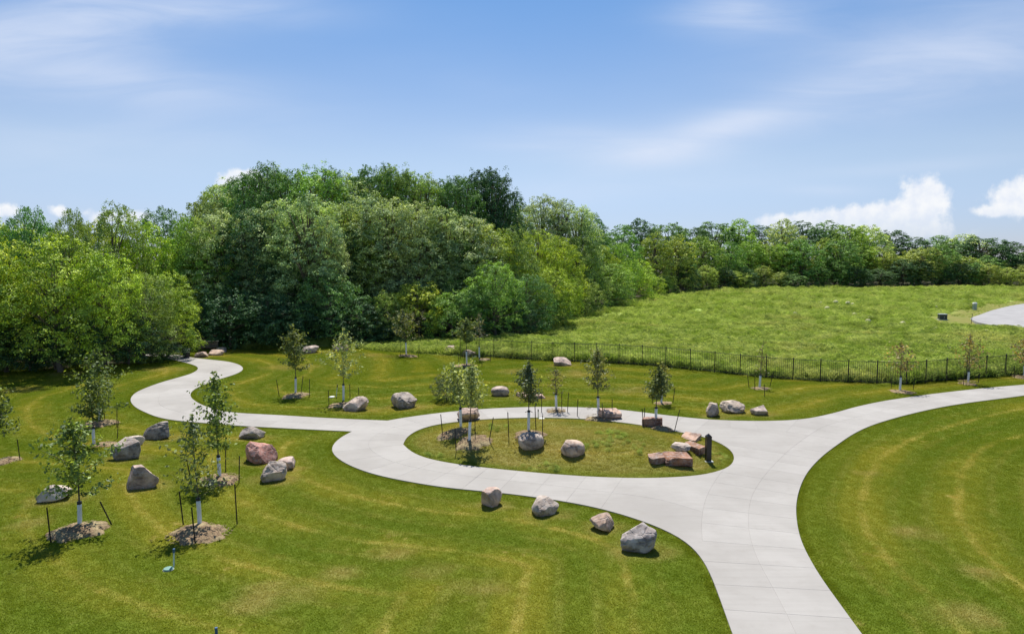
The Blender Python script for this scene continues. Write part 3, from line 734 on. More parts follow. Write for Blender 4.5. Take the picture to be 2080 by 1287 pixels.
# ------------------------------------------------------------------ boulders
def boulder_mesh(seed, w, d, h, kind='round', taper=0.0, peak=0.0, ncut=5, rough=0.06, sub=4):
    rg = np.random.default_rng(seed); bm = bmesh.new()
    if kind == 'slab':
        bmesh.ops.create_cube(bm, size=2.0); bmesh.ops.subdivide_edges(bm, edges=bm.edges[:], cuts=9, use_grid_fill=True)
    else: bmesh.ops.create_icosphere(bm, subdivisions=sub, radius=1.0)
    P = np.array([v.co[:] for v in bm.verts])
    if kind != 'slab':
        e = {'round': 0.74, 'block': 0.46}[kind]
        P = np.sign(P)*np.abs(P)**e
        smooth_ = rough < 0.04
        for c_ in range(ncut + (0 if smooth_ else 6)):       # broken faces
            n = rg.normal(size=3); n[2] = n[2]*0.7+0.15; n /= np.linalg.norm(n)
            ext = (P@n).max(); off = ext*(rg.uniform(0.70, 0.9) if smooth_ else rg.uniform(0.56, 0.86)); t = P@n-off
            P -= np.where(t > 0, t*(0.9 if smooth_ else 0.985), 0)[:, None]*n
    else:
        sx, sy = rg.uniform(-0.16, 0.16, 2); P[:, 0] += sx*P[:, 1]; P[:, 1] += sy*P[:, 0]; P[:, 2] += 0.12*rg.uniform(-1, 1)*P[:, 0]+0.10*rg.uniform(-1, 1)*P[:, 1]
        for c_ in range(3):                                   # knocked-off corners
            n = np.array([rg.choice([-1, 1]), rg.choice([-1, 1])*rg.uniform(0.3, 1), rg.uniform(-0.2, 0.8)]); n /= np.linalg.norm(n)
            off = (P@n).max()*rg.uniform(0.72, 0.88); t = P@n-off; P -= np.where(t > 0, t*0.98, 0)[:, None]*n
    if taper:
        taper *= 0.6
        f = 1-taper*np.clip((P[:, 2]+0.6)/1.6, 0, 1); P[:, 0] = P[:, 0]*f + peak*np.clip((P[:, 2]+0.6)/1.6, 0, 1); P[:, 1] *= f
    o = rg.uniform(-50, 50, 3); lowf = 0.35 if kind == 'slab' else 0.9
    for j, p in enumerate(P):
        q = Vector(p)+Vector(o)
        nv = mnoise.noise(q*1.1)*lowf+mnoise.noise(q*2.6)*0.75+mnoise.noise(q*6.0)*0.5+mnoise.noise(q*14.0)*0.28
        cr = max(0, 1-abs(mnoise.noise(q*1.6+Vector((9, 3, 1))))*9)
        P[j] = p*(1+rough*nv-rough*0.7*cr)
    if kind != 'slab':
        uc = np.clip(-P[:, 2], 0, 1)**1.5; P[:, :2] *= (1-0.26*uc)[:, None]
        P[:, 2] = np.maximum(P[:, 2], -0.74)
    mn, mx = P.min(0), P.max(0); P = (P-mn)/(mx-mn)
    P = (P-np.array([0.5, 0.5, 0]))*np.array([w, d, h*1.09]); P[:, 2] -= h*0.09
    for v, p in zip(bm.verts, P): v.co = p
    me = bpy.data.meshes.new('boulder'); bm.to_mesh(me); bm.free(); me.materials.append(M['rock']); sharp(me, 24)
    return me
GR = (0.30, 0.29, 0.285); LG = (0.40, 0.385, 0.37); DK = (0.20, 0.195, 0.19); PK = (0.40, 0.31, 0.29); RD = (0.42, 0.235, 0.215); BE = (0.43, 0.37, 0.31); BL = (0.36, 0.36, 0.375); RB = (0.26, 0.16, 0.125); PB = (0.46, 0.36, 0.31)
BOULD = [ # u0,u1,v0,v1, kind, colour, taper, peak, ncut, rough, rotz, label
 (68,131,983,1021,'round',LG,0.35,0.15,4,0.07,0.2,'light grey boulder nearest the left edge, below the dark sapling'),
 (246,310,941,993,'round',(0.33,0.28,0.265),0.3,-0.1,6,0.07,0.5,'brownish grey boulder with a pale crest, front of the left cluster'),
 (217,271,889,936,'block',(0.26,0.25,0.24),0.15,0.05,8,0.05,0.8,'dark grey cut-faced boulder with a pale facet'),
 (247,283,884,908,'round',LG,0.25,0.1,4,0.06,0.1,'small light grey boulder tucked behind the dark faceted one'),
 (280,337,856,895,'block',DK,0.3,0.25,6,0.06,0.3,'blocky charcoal boulder with a peaked corner'),
 (484,529,866,893,'round',GR,0.55,0.0,3,0.06,0.0,'grey cone-shaped boulder just below the path edge'),
 (491,555,895,943,'round',RD,0.5,-0.15,5,0.075,0.2,'big reddish pink boulder with a sloping right side'),
 (516,575,934,980,'round',(0.37,0.345,0.325),0.2,0.1,7,0.075,0.7,'pitted grey boulder in front of the reddish one'),
 (556,598,929,956,'round',(0.36,0.31,0.30),0.15,0.1,4,0.06,0.4,'small grey-pink boulder right of the reddish one'),
 (610,645,703,719,'round',(0.36,0.33,0.315),0.25,0.1,5,0.06,0.3,'grey boulder at the wood edge behind the lone sapling'),
 (673,706,702,714,'round',(0.37,0.31,0.30),0.3,-0.1,5,0.07,0.2,'low pinkish boulder at the edge of the green weeds'),
 (692,747,805,836,'round',(0.36,0.325,0.305),0.1,0.1,5,0.06,-0.3,'pinkish grey boulder leaning by the silvery sapling'),
 (794,846,796,831,'round',(0.30,0.29,0.28),0.1,0.0,3,0.085,0.5,'dark grey boulder with a split, alone beside the curved path'),
 (899,933,704,720,'round',(0.40,0.345,0.32),0.2,0.05,3,0.05,0.1,'rounded pinkish boulder left of the fence end'),
 (941,970,711,725,'round',(0.40,0.34,0.32),0.2,0.0,4,0.06,0.9,'pinkish boulder behind the fence-end sapling'),
 (924,978,827,858,'round',(0.37,0.30,0.27),0.2,0.0,7,0.07,0.4,'brown-pink boulder on the left rear rim of the island'),
 (998,1033,785,806,'round',(0.36,0.32,0.30),0.0,0.0,3,0.03,0.0,'smooth oval boulder on the lawn beyond the island path'),
 (1053,1105,879,916,'round',(0.35,0.33,0.31),0.0,0.0,2,0.025,0.1,'smooth round grey boulder, left of two on the island'),
 (1139,1190,894,930,'round',(0.41,0.35,0.31),0.05,0.0,5,0.035,0.5,'beige boulder with a creased top, right of two on the island'),
 (975,1022,990,1032,'round',(0.41,0.33,0.30),0.0,0.0,4,0.06,0.3,'pinkish boulder with a hollow top, leftmost below the path'),
 (1081,1139,1010,1051,'round',(0.35,0.335,0.32),0.25,0.0,3,0.05,0.1,'rounded grey boulder, second in the row below the path'),
 (1201,1259,1041,1081,'round',(0.42,0.35,0.30),0.05,-0.1,8,0.04,0.6,'tan angular boulder, third in the row below the path'),
 (1259,1340,1062,1127,'round',BL,0.3,0.25,7,0.075,0.35,'largest blue-grey jagged boulder, rightmost below the path'),
 (1124,1161,725,744,'round',(0.40,0.345,0.32),0.35,-0.2,4,0.06,0.1,'pinkish boulder lying close to the long fence'),
 (1433,1471,818,848,'block',(0.30,0.275,0.25),0.15,0.0,6,0.05,0.5,'squarish grey-brown boulder, left of three across the path'),
 (1470,1519,814,841,'round',(0.37,0.345,0.31),0.2,0.0,4,0.10,0.2,'deeply pitted boulder, middle of three across the path'),
 (1529,1566,823,845,'round',(0.42,0.385,0.37),0.1,0.0,5,0.05,0.3,'small pale boulder, right of three across the path'),
 (1218,1263,824,853,'block',PB,0.1,0.0,5,0.03,0.15,'flat pink quarried slab on the rear rim of the island'),
 (1303,1348,847,868,'slab',RB,0.0,0.0,3,0.025,0.1,'dark red quarried block behind the compact dark sapling'),
 (1050,1107,794,811,'slab',(0.36,0.27,0.215),0.1,0.0,4,0.04,0.3,'low brown flagstone half hidden by the island sapling'),
 (1316,1355,919,943,'slab',(0.20,0.135,0.11),0.0,0.0,3,0.04,0.25,'short brown block at the left end of the stone seat'),
 (1353,1403,916,947,'slab',(0.20,0.11,0.072),0.0,0.0,3,0.03,-0.05,'orange-brown squared block in the stone seat'),
 (1371,1403,894,921,'block',(0.45,0.43,0.41),0.1,0.0,7,0.09,0.6,'pale broken stone heaped in the middle of the stone seat'),
 (1396,1434,895,923,'slab',(0.21,0.125,0.085),0.0,0.0,3,0.03,0.55,'tan block beside the charcoal bollard'),
 (1386,1430,872,897,'slab',(0.29,0.21,0.17),0.0,0.0,4,0.04,-0.5,'broad pinkish slab at the back of the stone seat'),
 (393,418,715,727,'block',(0.40,0.33,0.29),0.05,0.0,3,0.04,0.1,'low brown stone next to the bin at the path end'),
 (421,450,711,723,'block',(0.42,0.35,0.30),0.05,0.0,3,0.04,-0.1,'low tan stone in front of the dark bench'),
 (432,456,708,717,'block',(0.44,0.38,0.33),0.05,0.0,3,0.04,0.2,'small pale stone right of the dark bench'),
]
HSET = {29: 0.22, 28: 0.42, 27: 0.42, 34: 0.18, 30: 0.24, 31: 0.32, 32: 0.30, 33: 0.28, 35: 0.45, 36: 0.42, 37: 0.4}
ROCKXY = []
for i, (u0, u1, v0, v1, kind, c, tp, pk, nc, rf_, rz, lab) in enumerate(BOULD):
    p = hit((u0+u1)/2, v1-1); k = mpp(p[1]); w = (u1-u0)*k; vis = (v1-v0)*k
    d = w*(0.85 if kind == 'round' else 0.8); th = math.atan(CAM_H/p[1])
    if i in HSET: h = HSET[i]; d = max(0.3, (vis-h*math.cos(th))/math.sin(th)*0.95) if i > 26 and i < 35 else d
    else: h = max(0.42*w, (vis - 0.62*d*math.sin(th))/math.cos(th))
    d = min(d, 1.3*w)
    ca = abs(math.cos(rz)); sa = abs(math.sin(rz)); wl = w/max(0.75, (ca+sa*0.55)) if kind != 'slab' else w/(ca+sa*d/w)
    me = boulder_mesh(300+i, wl, d, h, kind, tp, pk, nc, rf_)
    x, y = p[0], p[1]+d*0.42
    z = ground_h(np.array([[x, y-0.3*d], [x, y], [x, y+0.25*d]])).min()
    o = obj('boulder', me, None, (x, y, z+0.01)); o.scale = (1.22, 1.15, 1.0) if 30 <= i <= 34 else (1.09, 1.05, 1.04); o.rotation_euler = (0, 0, rz); o.color = (*c, 1)
    tag(o, lab, 'boulder', 'landscape boulders'); ROCKXY.append((x, y, w*0.4))

def dryness(P, pd):
    d = isl_dry(P, pd); hal = np.zeros(len(P))
    for (x, y, r) in ROCKXY:
        q = np.hypot((P[:, 0]-x-0.25*r)/1.5, P[:, 1]-y+0.2*r)/r
        hal = np.maximum(hal, 0.75*(1-sstep(q, 1.0, 2.1)))
    for (u_, v_, r) in ((797,1121,0.55),(565,1205,0.8),(690,1165,0.45),(872,1160,0.45),(980,1195,0.5),(520,1235,0.6),(1090,640,0.1),(1180,760,1.6),(1050,752,1.2),(590,745,1.6),(760,725,1.4),(1500,735,1.5),(60,1065,0.5),(1760,960,0.4),(1860,1080,0.6),(1990,1160,0.5),(1960,1250,0.7),(140,760,1.2),(330,750,1.4),(30,790,1.2),(1290,790,1.2)):
        x, y = gp(u_, v_); q = np.hypot((P[:, 0]-x)/1.5, P[:, 1]-y)/r; hal = np.maximum(hal, 0.8*(1-sstep(q, 0.3, 1.25)))
    n = 0.6+0.4*np.sin(P[:, 0]*4.1+2*np.sin(P[:, 1]*3.3))*np.sin(P[:, 1]*3.7)
    return np.maximum(d, hal*n)
nearr = (np.abs(GP[:, 0]) < 40) & (GP[:, 1] > 10) & (GP[:, 1] < 66)
gdry = np.zeros(len(GP)); gdry[nearr] = dryness(GP[nearr], gpd[nearr]); add_attr(gme, 'island_dry', gdry)

# ------------------------------------------------------------------ fence
posts = [(935,722,689.5),(969,723.5,688)]
fx = [1003,1040,1080,1123,1166.5,1211.5,1257,1304,1352,1401.5,1451.5,1503,1556,1610.5,1666,1722.5,1781,1840.5]
for x in fx: posts.append((x, np.interp(x, [1003,1257,1503,1781,1840.5], [724.5,742.5,758.5,778,781]), 0))
for x, y in ((1879.75,778.6),(1921.75,774.6),(1963,770.8),(2002.5,767.4),(2041.5,764.4),(2079,761.5)): posts.append((x, y, 0))
FP = [np.append(gp(u, v), 0) for u, v, _ in posts]
dlast = FP[-1]-FP[-2]
for k in range(1, 7): FP.append(FP[25]+dlast*k)
for q in FP: q[2] = ground_h(np.array([q[:2]]))[0]
FH = 1.50
fence = tag(empty('fence', tuple(FP[0])), 'long black metal picket fence between lawn and tall meadow', 'fence')
F0 = FP[0]
pme = None
for q in FP:
    if pme is None:
        V, F = [], []; box(V, F, (0, 0, FH/2), (0.055, 0.055, FH+0.06)); box(V, F, (0, 0, FH+0.045), (0.07, 0.07, 0.03))
        pme = mesh('post', V, F, M['fence'])
    obj('post', pme, fence, tuple(q-F0))
for a, b in zip(FP[:-1], FP[1:]):
    d = b-a; L = np.linalg.norm(d); t = d/L; ang = math.atan2(d[1], d[0]); Rm = np.array(Matrix.Rotation(ang, 3, 'Z'))
    for hz in (FH-0.04, 0.14):
        V, F = [], []; tube(V, F, [a-F0+t*0.034+np.array([0, 0, hz]), b-F0-t*0.034+np.array([0, 0, hz])], [0.017, 0.017], 4); obj('rail', mesh('rail', V, F, M['fence']), fence)
    V, F = [], []; n = int(round(L/0.128))
    for k in range(1, n):
        c = a-F0+d*k/n; box(V, F, c+np.array([0, 0, FH*0.5+0.02]), (0.017, 0.017, FH-0.12), Rm)
    o = obj('pickets', mesh('pickets', V, F, M['fence']), fence); o['kind'] = 'stuff'

# ------------------------------------------------------------------ bollard, bench, bin, boxes, markers
p = hit(1438, 936); k = mpp(p[1]); h = 57*k*1.03
root = tag(empty('bollard', tuple(p), R(8)), 'charcoal square bollard with pyramid top at the island tip', 'bollard')
V, F = [], []; s = 0.10
box(V, F, (0, 0, h*0.43), (2*s, 2*s, h*0.86)); obj('post', mesh('post', V, F, M['bollard']), root)
V = [(-s*1.02,-s*1.02,h*.862),(s*1.02,-s*1.02,h*.862),(s*1.02,s*1.02,h*.862),(-s*1.02,s*1.02,h*.862),(-s*1.02,-s*1.02,h*.90),(s*1.02,-s*1.02,h*.90),(s*1.02,s*1.02,h*.90),(-s*1.02,s*1.02,h*.90),(0,0,h*1.0)]
F = [(0,3,2,1),(0,1,5,4),(1,2,6,5),(2,3,7,6),(3,0,4,7),(4,5,8),(5,6,8),(6,7,8),(7,4,8)]
obj('cap', mesh('cap', V, F, M['bollard']), root)
V, F = [], []; box(V, F, (0, 0, -0.01), (0.34, 0.34, 0.06)); obj('footing', mesh('footing', V, F, M['lidl']), root)

p = hit(422, 714.5); k = mpp(p[1])
root = tag(empty('bench', (p[0], p[1]+0.1, p[2]), R(16)), 'low dark board bench with a pale top rail at the path end', 'bench')
W = 40*k
for j, hz in enumerate((0.30, 0.47, 0.64, 0.81)):
    V, F = [], []; box(V, F, (0, 0.22, hz), (W-0.1, 0.04, 0.15)); obj('board', mesh('board', V, F, M['wood']), root)
V, F = [], []; box(V, F, (0, 0.22, 0.93), (W, 0.18, 0.07)); obj('rail', mesh('rail', V, F, M['rail']), root)
V, F = [], []; box(V, F, (0, -0.05, 0.44), (W-0.1, 0.42, 0.06)); obj('seat', mesh('seat', V, F, M['wood']), root)
for sx in (-1, 1):
    V, F = [], []; box(V, F, (sx*(W/2-0.12), 0.02, 0.195), (0.10, 0.36, 0.43)); box(V, F, (sx*(W/2-0.12), 0.275, 0.43), (0.08, 0.06, 0.90)); obj('leg', mesh('leg', V, F, M['wood']), root)

p = hit(379, 726); k = mpp(p[1])
root = tag(empty('litter_bin', tuple(p)), 'dark tapered bin standing beside the path under the tree', 'bin')
V, F = [], []; tube(V, F, [(0,0,0),(0,0,0.1),(0,0,0.66)], [0.24,0.25,0.31], 16); obj('body', mesh('body', V, F, M['bin'], False), root)
V, F = [], []; tube(V, F, [(0,0,0.665),(0,0,0.73),(0,0,0.75)], [0.335,0.335,0.30], 16); obj('rim', mesh('rim', V, F, M['tie'], False), root)

p = hit(1914, 649); k = mpp(p[1])
root = tag(empty('utility_box', tuple(p), R(-12)), 'dark squat utility box with a grey lid at the meadow verge', 'utility box')
w, hh = 14*k, 12*k
V, F = [], []; box(V, F, (0, 0, hh*0.44), (w, w*0.8, hh*0.88)); obj('cabinet', mesh('cabinet', V, F, M['boxg']), root)
V, F = [], []; box(V, F, (0, 0, hh*0.94), (w*1.05, w*0.85, hh*0.12)); obj('lid', mesh('lid', V, F, M['lidl']), root)
V, F = [], []; box(V, F, (0, 0, 0.0), (w*1.2, w*1.0, 0.12)); obj('pad', mesh('pad', V, F, M['lidl']), root)
V, F = [], []; box(V, F, (w*0.1, -w*0.41, hh*0.44), (0.05, 0.03, 0.18)); obj('handle', mesh('handle', V, F, M['lidl']), root)
p = hit(1979.5, 630); k = mpp(p[1])
root = tag(empty('utility_pedestal', tuple(p)), 'narrow pale green utility pedestal above the turning circle', 'pedestal')
w, hh = 6*k, 15*k
V, F = [], []; box(V, F, (0, 0, hh*0.44), (w, w*0.8, hh*0.90)); obj('body', mesh('body', V, F, M['boxl']), root)
V, F = [], []; tube(V, F, [(-w*0.55, 0, hh*0.9), (w*0.55, 0, hh*0.9)], [w*0.42, w*0.42], 12); obj('cap', mesh('cap', V, F, M['white'], True), root)

def rod(name, bu, bv, tu, tv, r, mat, label, cat, capmat=None):
    p = hit(bu, bv); k = mpp(p[1]); V, F = [], []; t = np.array([(tu-bu)*k, 0.0, (bv-tv)*k])
    if not capmat:
        tube(V, F, [(0, 0, -0.05), tuple(t)], [r, r], 8); o = obj(name, mesh(name, V, F, mat), None, tuple(p))
    else:
        o = empty(name, tuple(p)); tube(V, F, [(0, 0, -0.05), tuple(t*0.78)], [r, r], 8); obj('pipe', mesh('pipe', V, F, mat), o)
        V, F = [], []; tube(V, F, [tuple(t*0.781), tuple(t)], [r*1.35, r*1.35], 8); obj('cap', mesh('cap', V, F, capmat), o)
    tag(o, label, cat); return p
rod('marker_rod', 1972, 661, 1974, 637, 0.03, M['stake'], 'thin upright marker rod at the tip of the turning circle', 'marker')
rod('marker_post', 440, 1300, 440, 1271, 0.03, M['blue'], 'blue marker post cut by the bottom edge', 'marker')
rod('marker_pipe', 353, 1151, 355, 1111, 0.022, M['pale'], 'pale green pipe with dark tip by the green lid', 'pipe', M['blue'])
rod('marker_pipe', 683, 806, 686, 780, 0.022, M['pale'], 'pale pipe leaning beside the silvery sapling', 'pipe', M['stake'])
rod('marker_pipe', 1093.5, 853, 1093, 830, 0.022, M['pale'], 'pale pipe with dark tip on the island crest', 'pipe', M['stake'])
def lid(u, v, wpx, mat, label):
    p = hit(u, v); k = mpp(p[1]); r = wpx*k/2; V, F = [], []
    root = tag(empty('valve_lid', tuple(p)), label, 'valve lid')
    tube(V, F, [(0,0,-0.05),(0,0,0.04),(0,0,0.055)], [r, r, r*0.9], 20); obj('cover', mesh('cover', V, F, mat), root)
    V, F = [], []; tube(V, F, [(0,0,-0.05),(0,0,0.02)], [r*1.12, r*1.1], 20); obj('collar', mesh('collar', V, F, M['lidl']), root)
lid(342, 1157, 20, M['green'], 'round green valve lid in the front lawn')
lid(674.5, 806.5, 11, M['white'], 'round white valve lid left of the silvery sapling')
lid(1100.5, 851, 12, M['white'], 'round white valve lid on the island crest')

# ------------------------------------------------------------------ trees
def crown_mesh(seed, Hh, Rr, base, nlobe, nsub, nleaf, leaf, shape, name='crown', spread=0.36):
    rg = np.random.default_rng(seed); C = []; RRr = []
    zc, sh = {'tall': (0.56, 0.46), 'dome': (0.46, 0.56)}[shape]
    for j in range(nlobe):
        cz = 1-2*(j+0.5)/nlobe*(0.90 if shape == 'tall' else 0.80); a = j*2.399+rg.uniform(-0.4, 0.4)
        lr = Rr*rg.uniform(0.20, 0.38); sr = math.sqrt(max(0, 1-cz*cz))**0.75
        q = rg.uniform(0.86, 1.10)
        rad = max(0, Rr*sr*q-lr*0.45); z = Hh*(zc+sh*cz*rg.uniform(0.92, 1.03))-lr*0.55*max(0, cz)
        C.append((rad*math.cos(a), rad*math.sin(a), max(z, lr*0.6))); RRr.append(lr)
    for j in range(9 if shape == 'tall' else 6):      # leaders breaking the outline
        a = rg.uniform(0, 6.28); q = rg.uniform(0.05, 0.62); C.append((Rr*q*math.cos(a), Rr*q*math.sin(a), Hh*(1.0-0.22*q*q)*rg.uniform(0.95, 1.035))); RRr.append(Rr*rg.uniform(0.10, 0.17))
    for j in range(nlobe//5):
        a = rg.uniform(0, 6.28); C.append((Rr*0.25*math.cos(a), Rr*0.25*math.sin(a), Hh*rg.uniform(0.35, 0.85))); RRr.append(Rr*0.4)
    C = np.array(C); RRr = np.array(RRr)
    wts = RRr**2/ (RRr**2).sum()
    P, N = [], []
    for c, r, w in zip(C, RRr, wts):
        n = int(nleaf*w); out_ = c*np.array([1, 1, 0.0]); out_ /= np.linalg.norm(out_)+1e-6
        ns = max(4, int(nsub)); S = rg.normal(size=(ns, 3))*np.array([1, 1, 0.8])+out_*0.6+np.array([0, 0, 0.40]); S /= np.linalg.norm(S, axis=1, keepdims=True)
        rs = r*rg.uniform(0.72, 1.20, ns)
        k = rg.integers(0, ns, n)
        of_ = rg.normal(size=(n, 3))*r*0.16*np.array([1.25, 1.25, 0.5]); of_[:, 2] -= 0.9*(of_[:, 0]**2+of_[:, 1]**2)/r; q = S[k]*rs[k][:, None] + of_
        P.append(c+q*np.array([1, 1, 1.25 if shape == 'tall' else 0.95])); nn = S[k]*0.42+of_/(r*0.16)*np.array([0.30, 0.30, 0.1])+np.array([0, 0, 0.48])+rg.normal(size=(n, 3))*spread; N.append(nn)
    P = np.vstack(P); N = np.vstack(N); N /= np.linalg.norm(N, axis=1, keepdims=True)
    # leaves buried deep inside other lobes are never seen
    deep = np.zeros(len(P), bool)
    for c, r in zip(C, RRr): deep |= ((P-c)**2).sum(1) < (0.55*r)**2
    P, N = P[~deep], N[~deep]; ok = P[:, 2] > 0.08; P, N = P[ok], N[ok]
    V, F = quads_from(P, N, rg.uniform(0.6, 1.25, len(P))*leaf*0.5*1.3, rg, 0.55)
    return mesh(name, V, F, M['leaf']), C, RRr
def trunk_mesh(seed, Hh, Rr, C, lean=0.0):
    rg = np.random.default_rng(seed); V, F = [], []
    hs = np.linspace(-0.3, Hh*0.82, 9); r0 = 0.022*Hh
    ax = lambda h: np.array([lean*math.sin(1.5*h/Hh*2)+0.02*Hh*math.sin(h*0.7+seed), 0.02*Hh*math.cos(h*0.6+seed), h])
    tube(V, F, [ax(h) for h in hs], [r0*(1.25 if j == 0 else 1-0.85*max(0, h)/Hh) for j, h in enumerate(hs)], 8)
    for c in C[::2]:
        h0 = max(0.12*Hh, c[2]*0.62); st = ax(min(h0, Hh*0.8)); mid = st*0.5+c*0.5+np.array([0, 0, 0.06*Hh])*rg.uniform(0, 1)
        tube(V, F, [st, mid, c], [r0*0.42*(1-h0/Hh*0.6), r0*0.25, r0*0.08], 5, False)
    return mesh('trunk', V, F, M['bark'], True)
PROTO = {}
def proto(key, seed, Hh, Rr, base, nl, ns, nleaf, leaf, shape, lean=0.0):
    cmx, C, rr = crown_mesh(seed, Hh, Rr, base, nl, ns, nleaf, leaf, shape)
    PROTO[key] = (cmx, trunk_mesh(seed, Hh, Rr, C, lean), Hh, Rr)
for j in range(3): proto(f'tall{j}', 41+j, 18.0, 3.9, 0.10, 54, 14, 34000, 0.17, 'tall')
for j in range(3): proto(f'round{j}', 51+j, 11.0, 4.0, 0.03, 46, 14, 29000, 0.15, 'dome', 0.5)
for j in range(2): proto(f'shrub{j}', 61+j, 5.0, 2.5, 0.0, 30, 12, 14000, 0.115, 'dome')
for j in range(3): proto(f'far{j}', 71+j, 17.0, 5.0, 0.02, 44, 12, 18000, 0.27, 'dome')
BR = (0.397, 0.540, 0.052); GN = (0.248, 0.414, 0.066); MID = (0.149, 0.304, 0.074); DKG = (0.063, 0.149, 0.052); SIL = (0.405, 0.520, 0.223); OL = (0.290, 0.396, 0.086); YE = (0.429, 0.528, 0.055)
trng = np.random.default_rng(77)
TREES = []
FARK = (1.25, 1.15, 0.98)
def tree(kind, u, v, top, wpx, colr, dy=0.0, grp=None, desc=None, name='tree', jit=0.12):
    x, y = gp(u, v); s = (y+dy)/y; x *= s; y += dy
    var = [k for k in PROTO if k.startswith(kind)]; key = var[int(trng.integers(len(var)))]
    cmx, tmx, H0, R0 = PROTO[key]
    d = ray(u, top); Hh = max(1.5, CAM_H + d[2]/d[1]*y + (0.0))
    rr = wpx*mpp(y)/2
    z = ground_h(np.array([[x, y]]), np.array([30.0]))[0]-0.05
    root = empty(name, (x, y, z), trng.uniform(0, 6.28)); sz = Hh/H0; sx = rr/R0
    root.scale = (sx, sx, sz)
    kk = 1+trng.uniform(-jit, jit)*1.3; hr = trng.uniform(-0.06, 0.05); c = (colr[0]*kk*(1+hr), colr[1]*kk, colr[2]*kk)
    if kind == 'far': c = tuple(q*f for q, f in zip(c, FARK))
    a = obj('trunk', tmx, root); b = obj('crown', cmx, root); b.color = (*c, 1)
    TREES.append((root, u, grp, desc, name)); return root
G1 = 'trees of the left wood edge'; G2 = 'tall trees of the central wood'; G3 = 'front trees of the central wood'; G4 = 'trees of the far wood line beyond the meadow'; G5 = 'shrubs along the wood edge'; G6 = 'trees behind the left wood edge'; G7 = 'second row trees of the central wood'
# left wood
for a in [('round',-170,768,470,210,BR),('round',-70,764,480,190,GN),('round',18,756,505,150,YE),('round',128,756,492,190,BR),('round',215,750,520,140,BR),('round',296,737,565,110,OL),('round',344,725,556,112,BR)]:
    tree(*a, grp=G1, desc='bushy tree at the front of the left wood')
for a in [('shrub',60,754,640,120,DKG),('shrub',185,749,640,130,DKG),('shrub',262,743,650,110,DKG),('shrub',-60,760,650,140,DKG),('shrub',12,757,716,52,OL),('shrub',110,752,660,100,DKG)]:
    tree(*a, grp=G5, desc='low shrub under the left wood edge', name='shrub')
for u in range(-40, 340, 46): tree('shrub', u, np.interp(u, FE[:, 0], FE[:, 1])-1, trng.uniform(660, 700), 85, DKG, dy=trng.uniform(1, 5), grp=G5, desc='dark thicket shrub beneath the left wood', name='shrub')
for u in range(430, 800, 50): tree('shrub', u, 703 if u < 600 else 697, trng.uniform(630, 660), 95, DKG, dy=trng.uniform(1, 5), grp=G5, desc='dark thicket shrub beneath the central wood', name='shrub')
for u, top, w, c in ((-200,430,200,GN),(-90,435,170,BR),(0,452,150,YE),(55,455,120,BR),(75,424,110,MID),(120,470,120,BR),(160,436,80,OL),(205,460,130,YE),(250,428,110,OL),(300,455,130,BR),(345,430,110,MID),(395,448,110,GN),(420,470,110,BR)):
    tree('round', u, 744 if u < 330 else 722, top, w, c, dy=trng.uniform(7, 18), grp=G6, desc='tree on the skyline of the left wood')
# centre: tall wood
for u, top, w, c in ((430,420,80,OL),(455,392,80,SIL),(490,378,70,MID),(530,362,70,DKG),(570,357,70,SIL),(680,356,70,MID),(735,358,70,GN),(780,352,60,DKG),(825,360,70,OL),(872,370,70,SIL),(918,376,70,MID),(985,354,70,DKG),(438,402,110,OL),(475,384,110,SIL),(512,372,100,MID),(548,349,110,MID),(590,362,110,MID),(625,352,110,GN),(660,352,120,GN),(705,362,120,SIL),(760,352,110,MID),(800,350,100,GN),(850,366,110,GN),(895,374,110,MID),(940,372,100,MID),(965,356,90,DKG),(1002,350,90,DKG),(1030,395,80,DKG)):
    tree('tall', u, 698, top, w*1.12, c, dy=trng.uniform(16, 28), grp=G2, desc='tall tree on the central wood skyline')
for u, top, w, c in ((1060,418,90,SIL),(1100,412,90,SIL),(1140,418,80,SIL),(1175,428,80,SIL),(1200,438,60,MID)):
    tree('tall', u, 660, top, w*1.15, c, dy=trng.uniform(25, 40), grp=G2, desc='tall tree on the central wood skyline')
for u, top, w, c in ((480,455,90,MID),(540,470,90,SIL),(600,450,90,MID),(660,460,90,SIL),(720,470,90,DKG),(775,455,90,OL),(830,470,90,MID),(880,480,90,SIL),(930,490,90,MID),(455,430,120,SIL),(515,440,120,DKG),(570,425,130,SIL),(630,410,130,SIL),(690,430,130,OL),(745,400,130,SIL),(800,415,130,SIL),(850,420,120,SIL),(905,440,130,SIL),(955,450,130,SIL),(990,470,110,YE),(430,480,110,GN)):
    tree('tall', u, 699, top, w*1.05, c, dy=trng.uniform(3, 6) if u < 680 else trng.uniform(9, 13), grp=G7, desc='grey-green tree in the second row of the central wood')
for u, v, top, w, c in ((1040,680,470,110,OL),(1090,668,478,110,BR),(1135,655,482,100,BR),(1175,640,486,95,OL),(1215,628,500,85,BR),(1250,618,495,85,GN)):
    tree('round', u, v, top, w, c, dy=trng.uniform(4, 9), grp=G7, desc='yellow-green tree in the second row of the central wood')
for a in [('round',1008,688,540,112,GN),('round',1075,680,555,95,MID),('round',1118,668,548,95,BR),('round',1152,654,560,60,BR),('round',1240,624,535,90,GN),('round',1290,611,528,80,BR),('round',1045,684,600,80,DKG),('round',960,690,590,80,MID),('round',1205,630,560,70,OL)]:
    tree(*a, grp=G3, desc='bushy green tree at the front of the central wood')
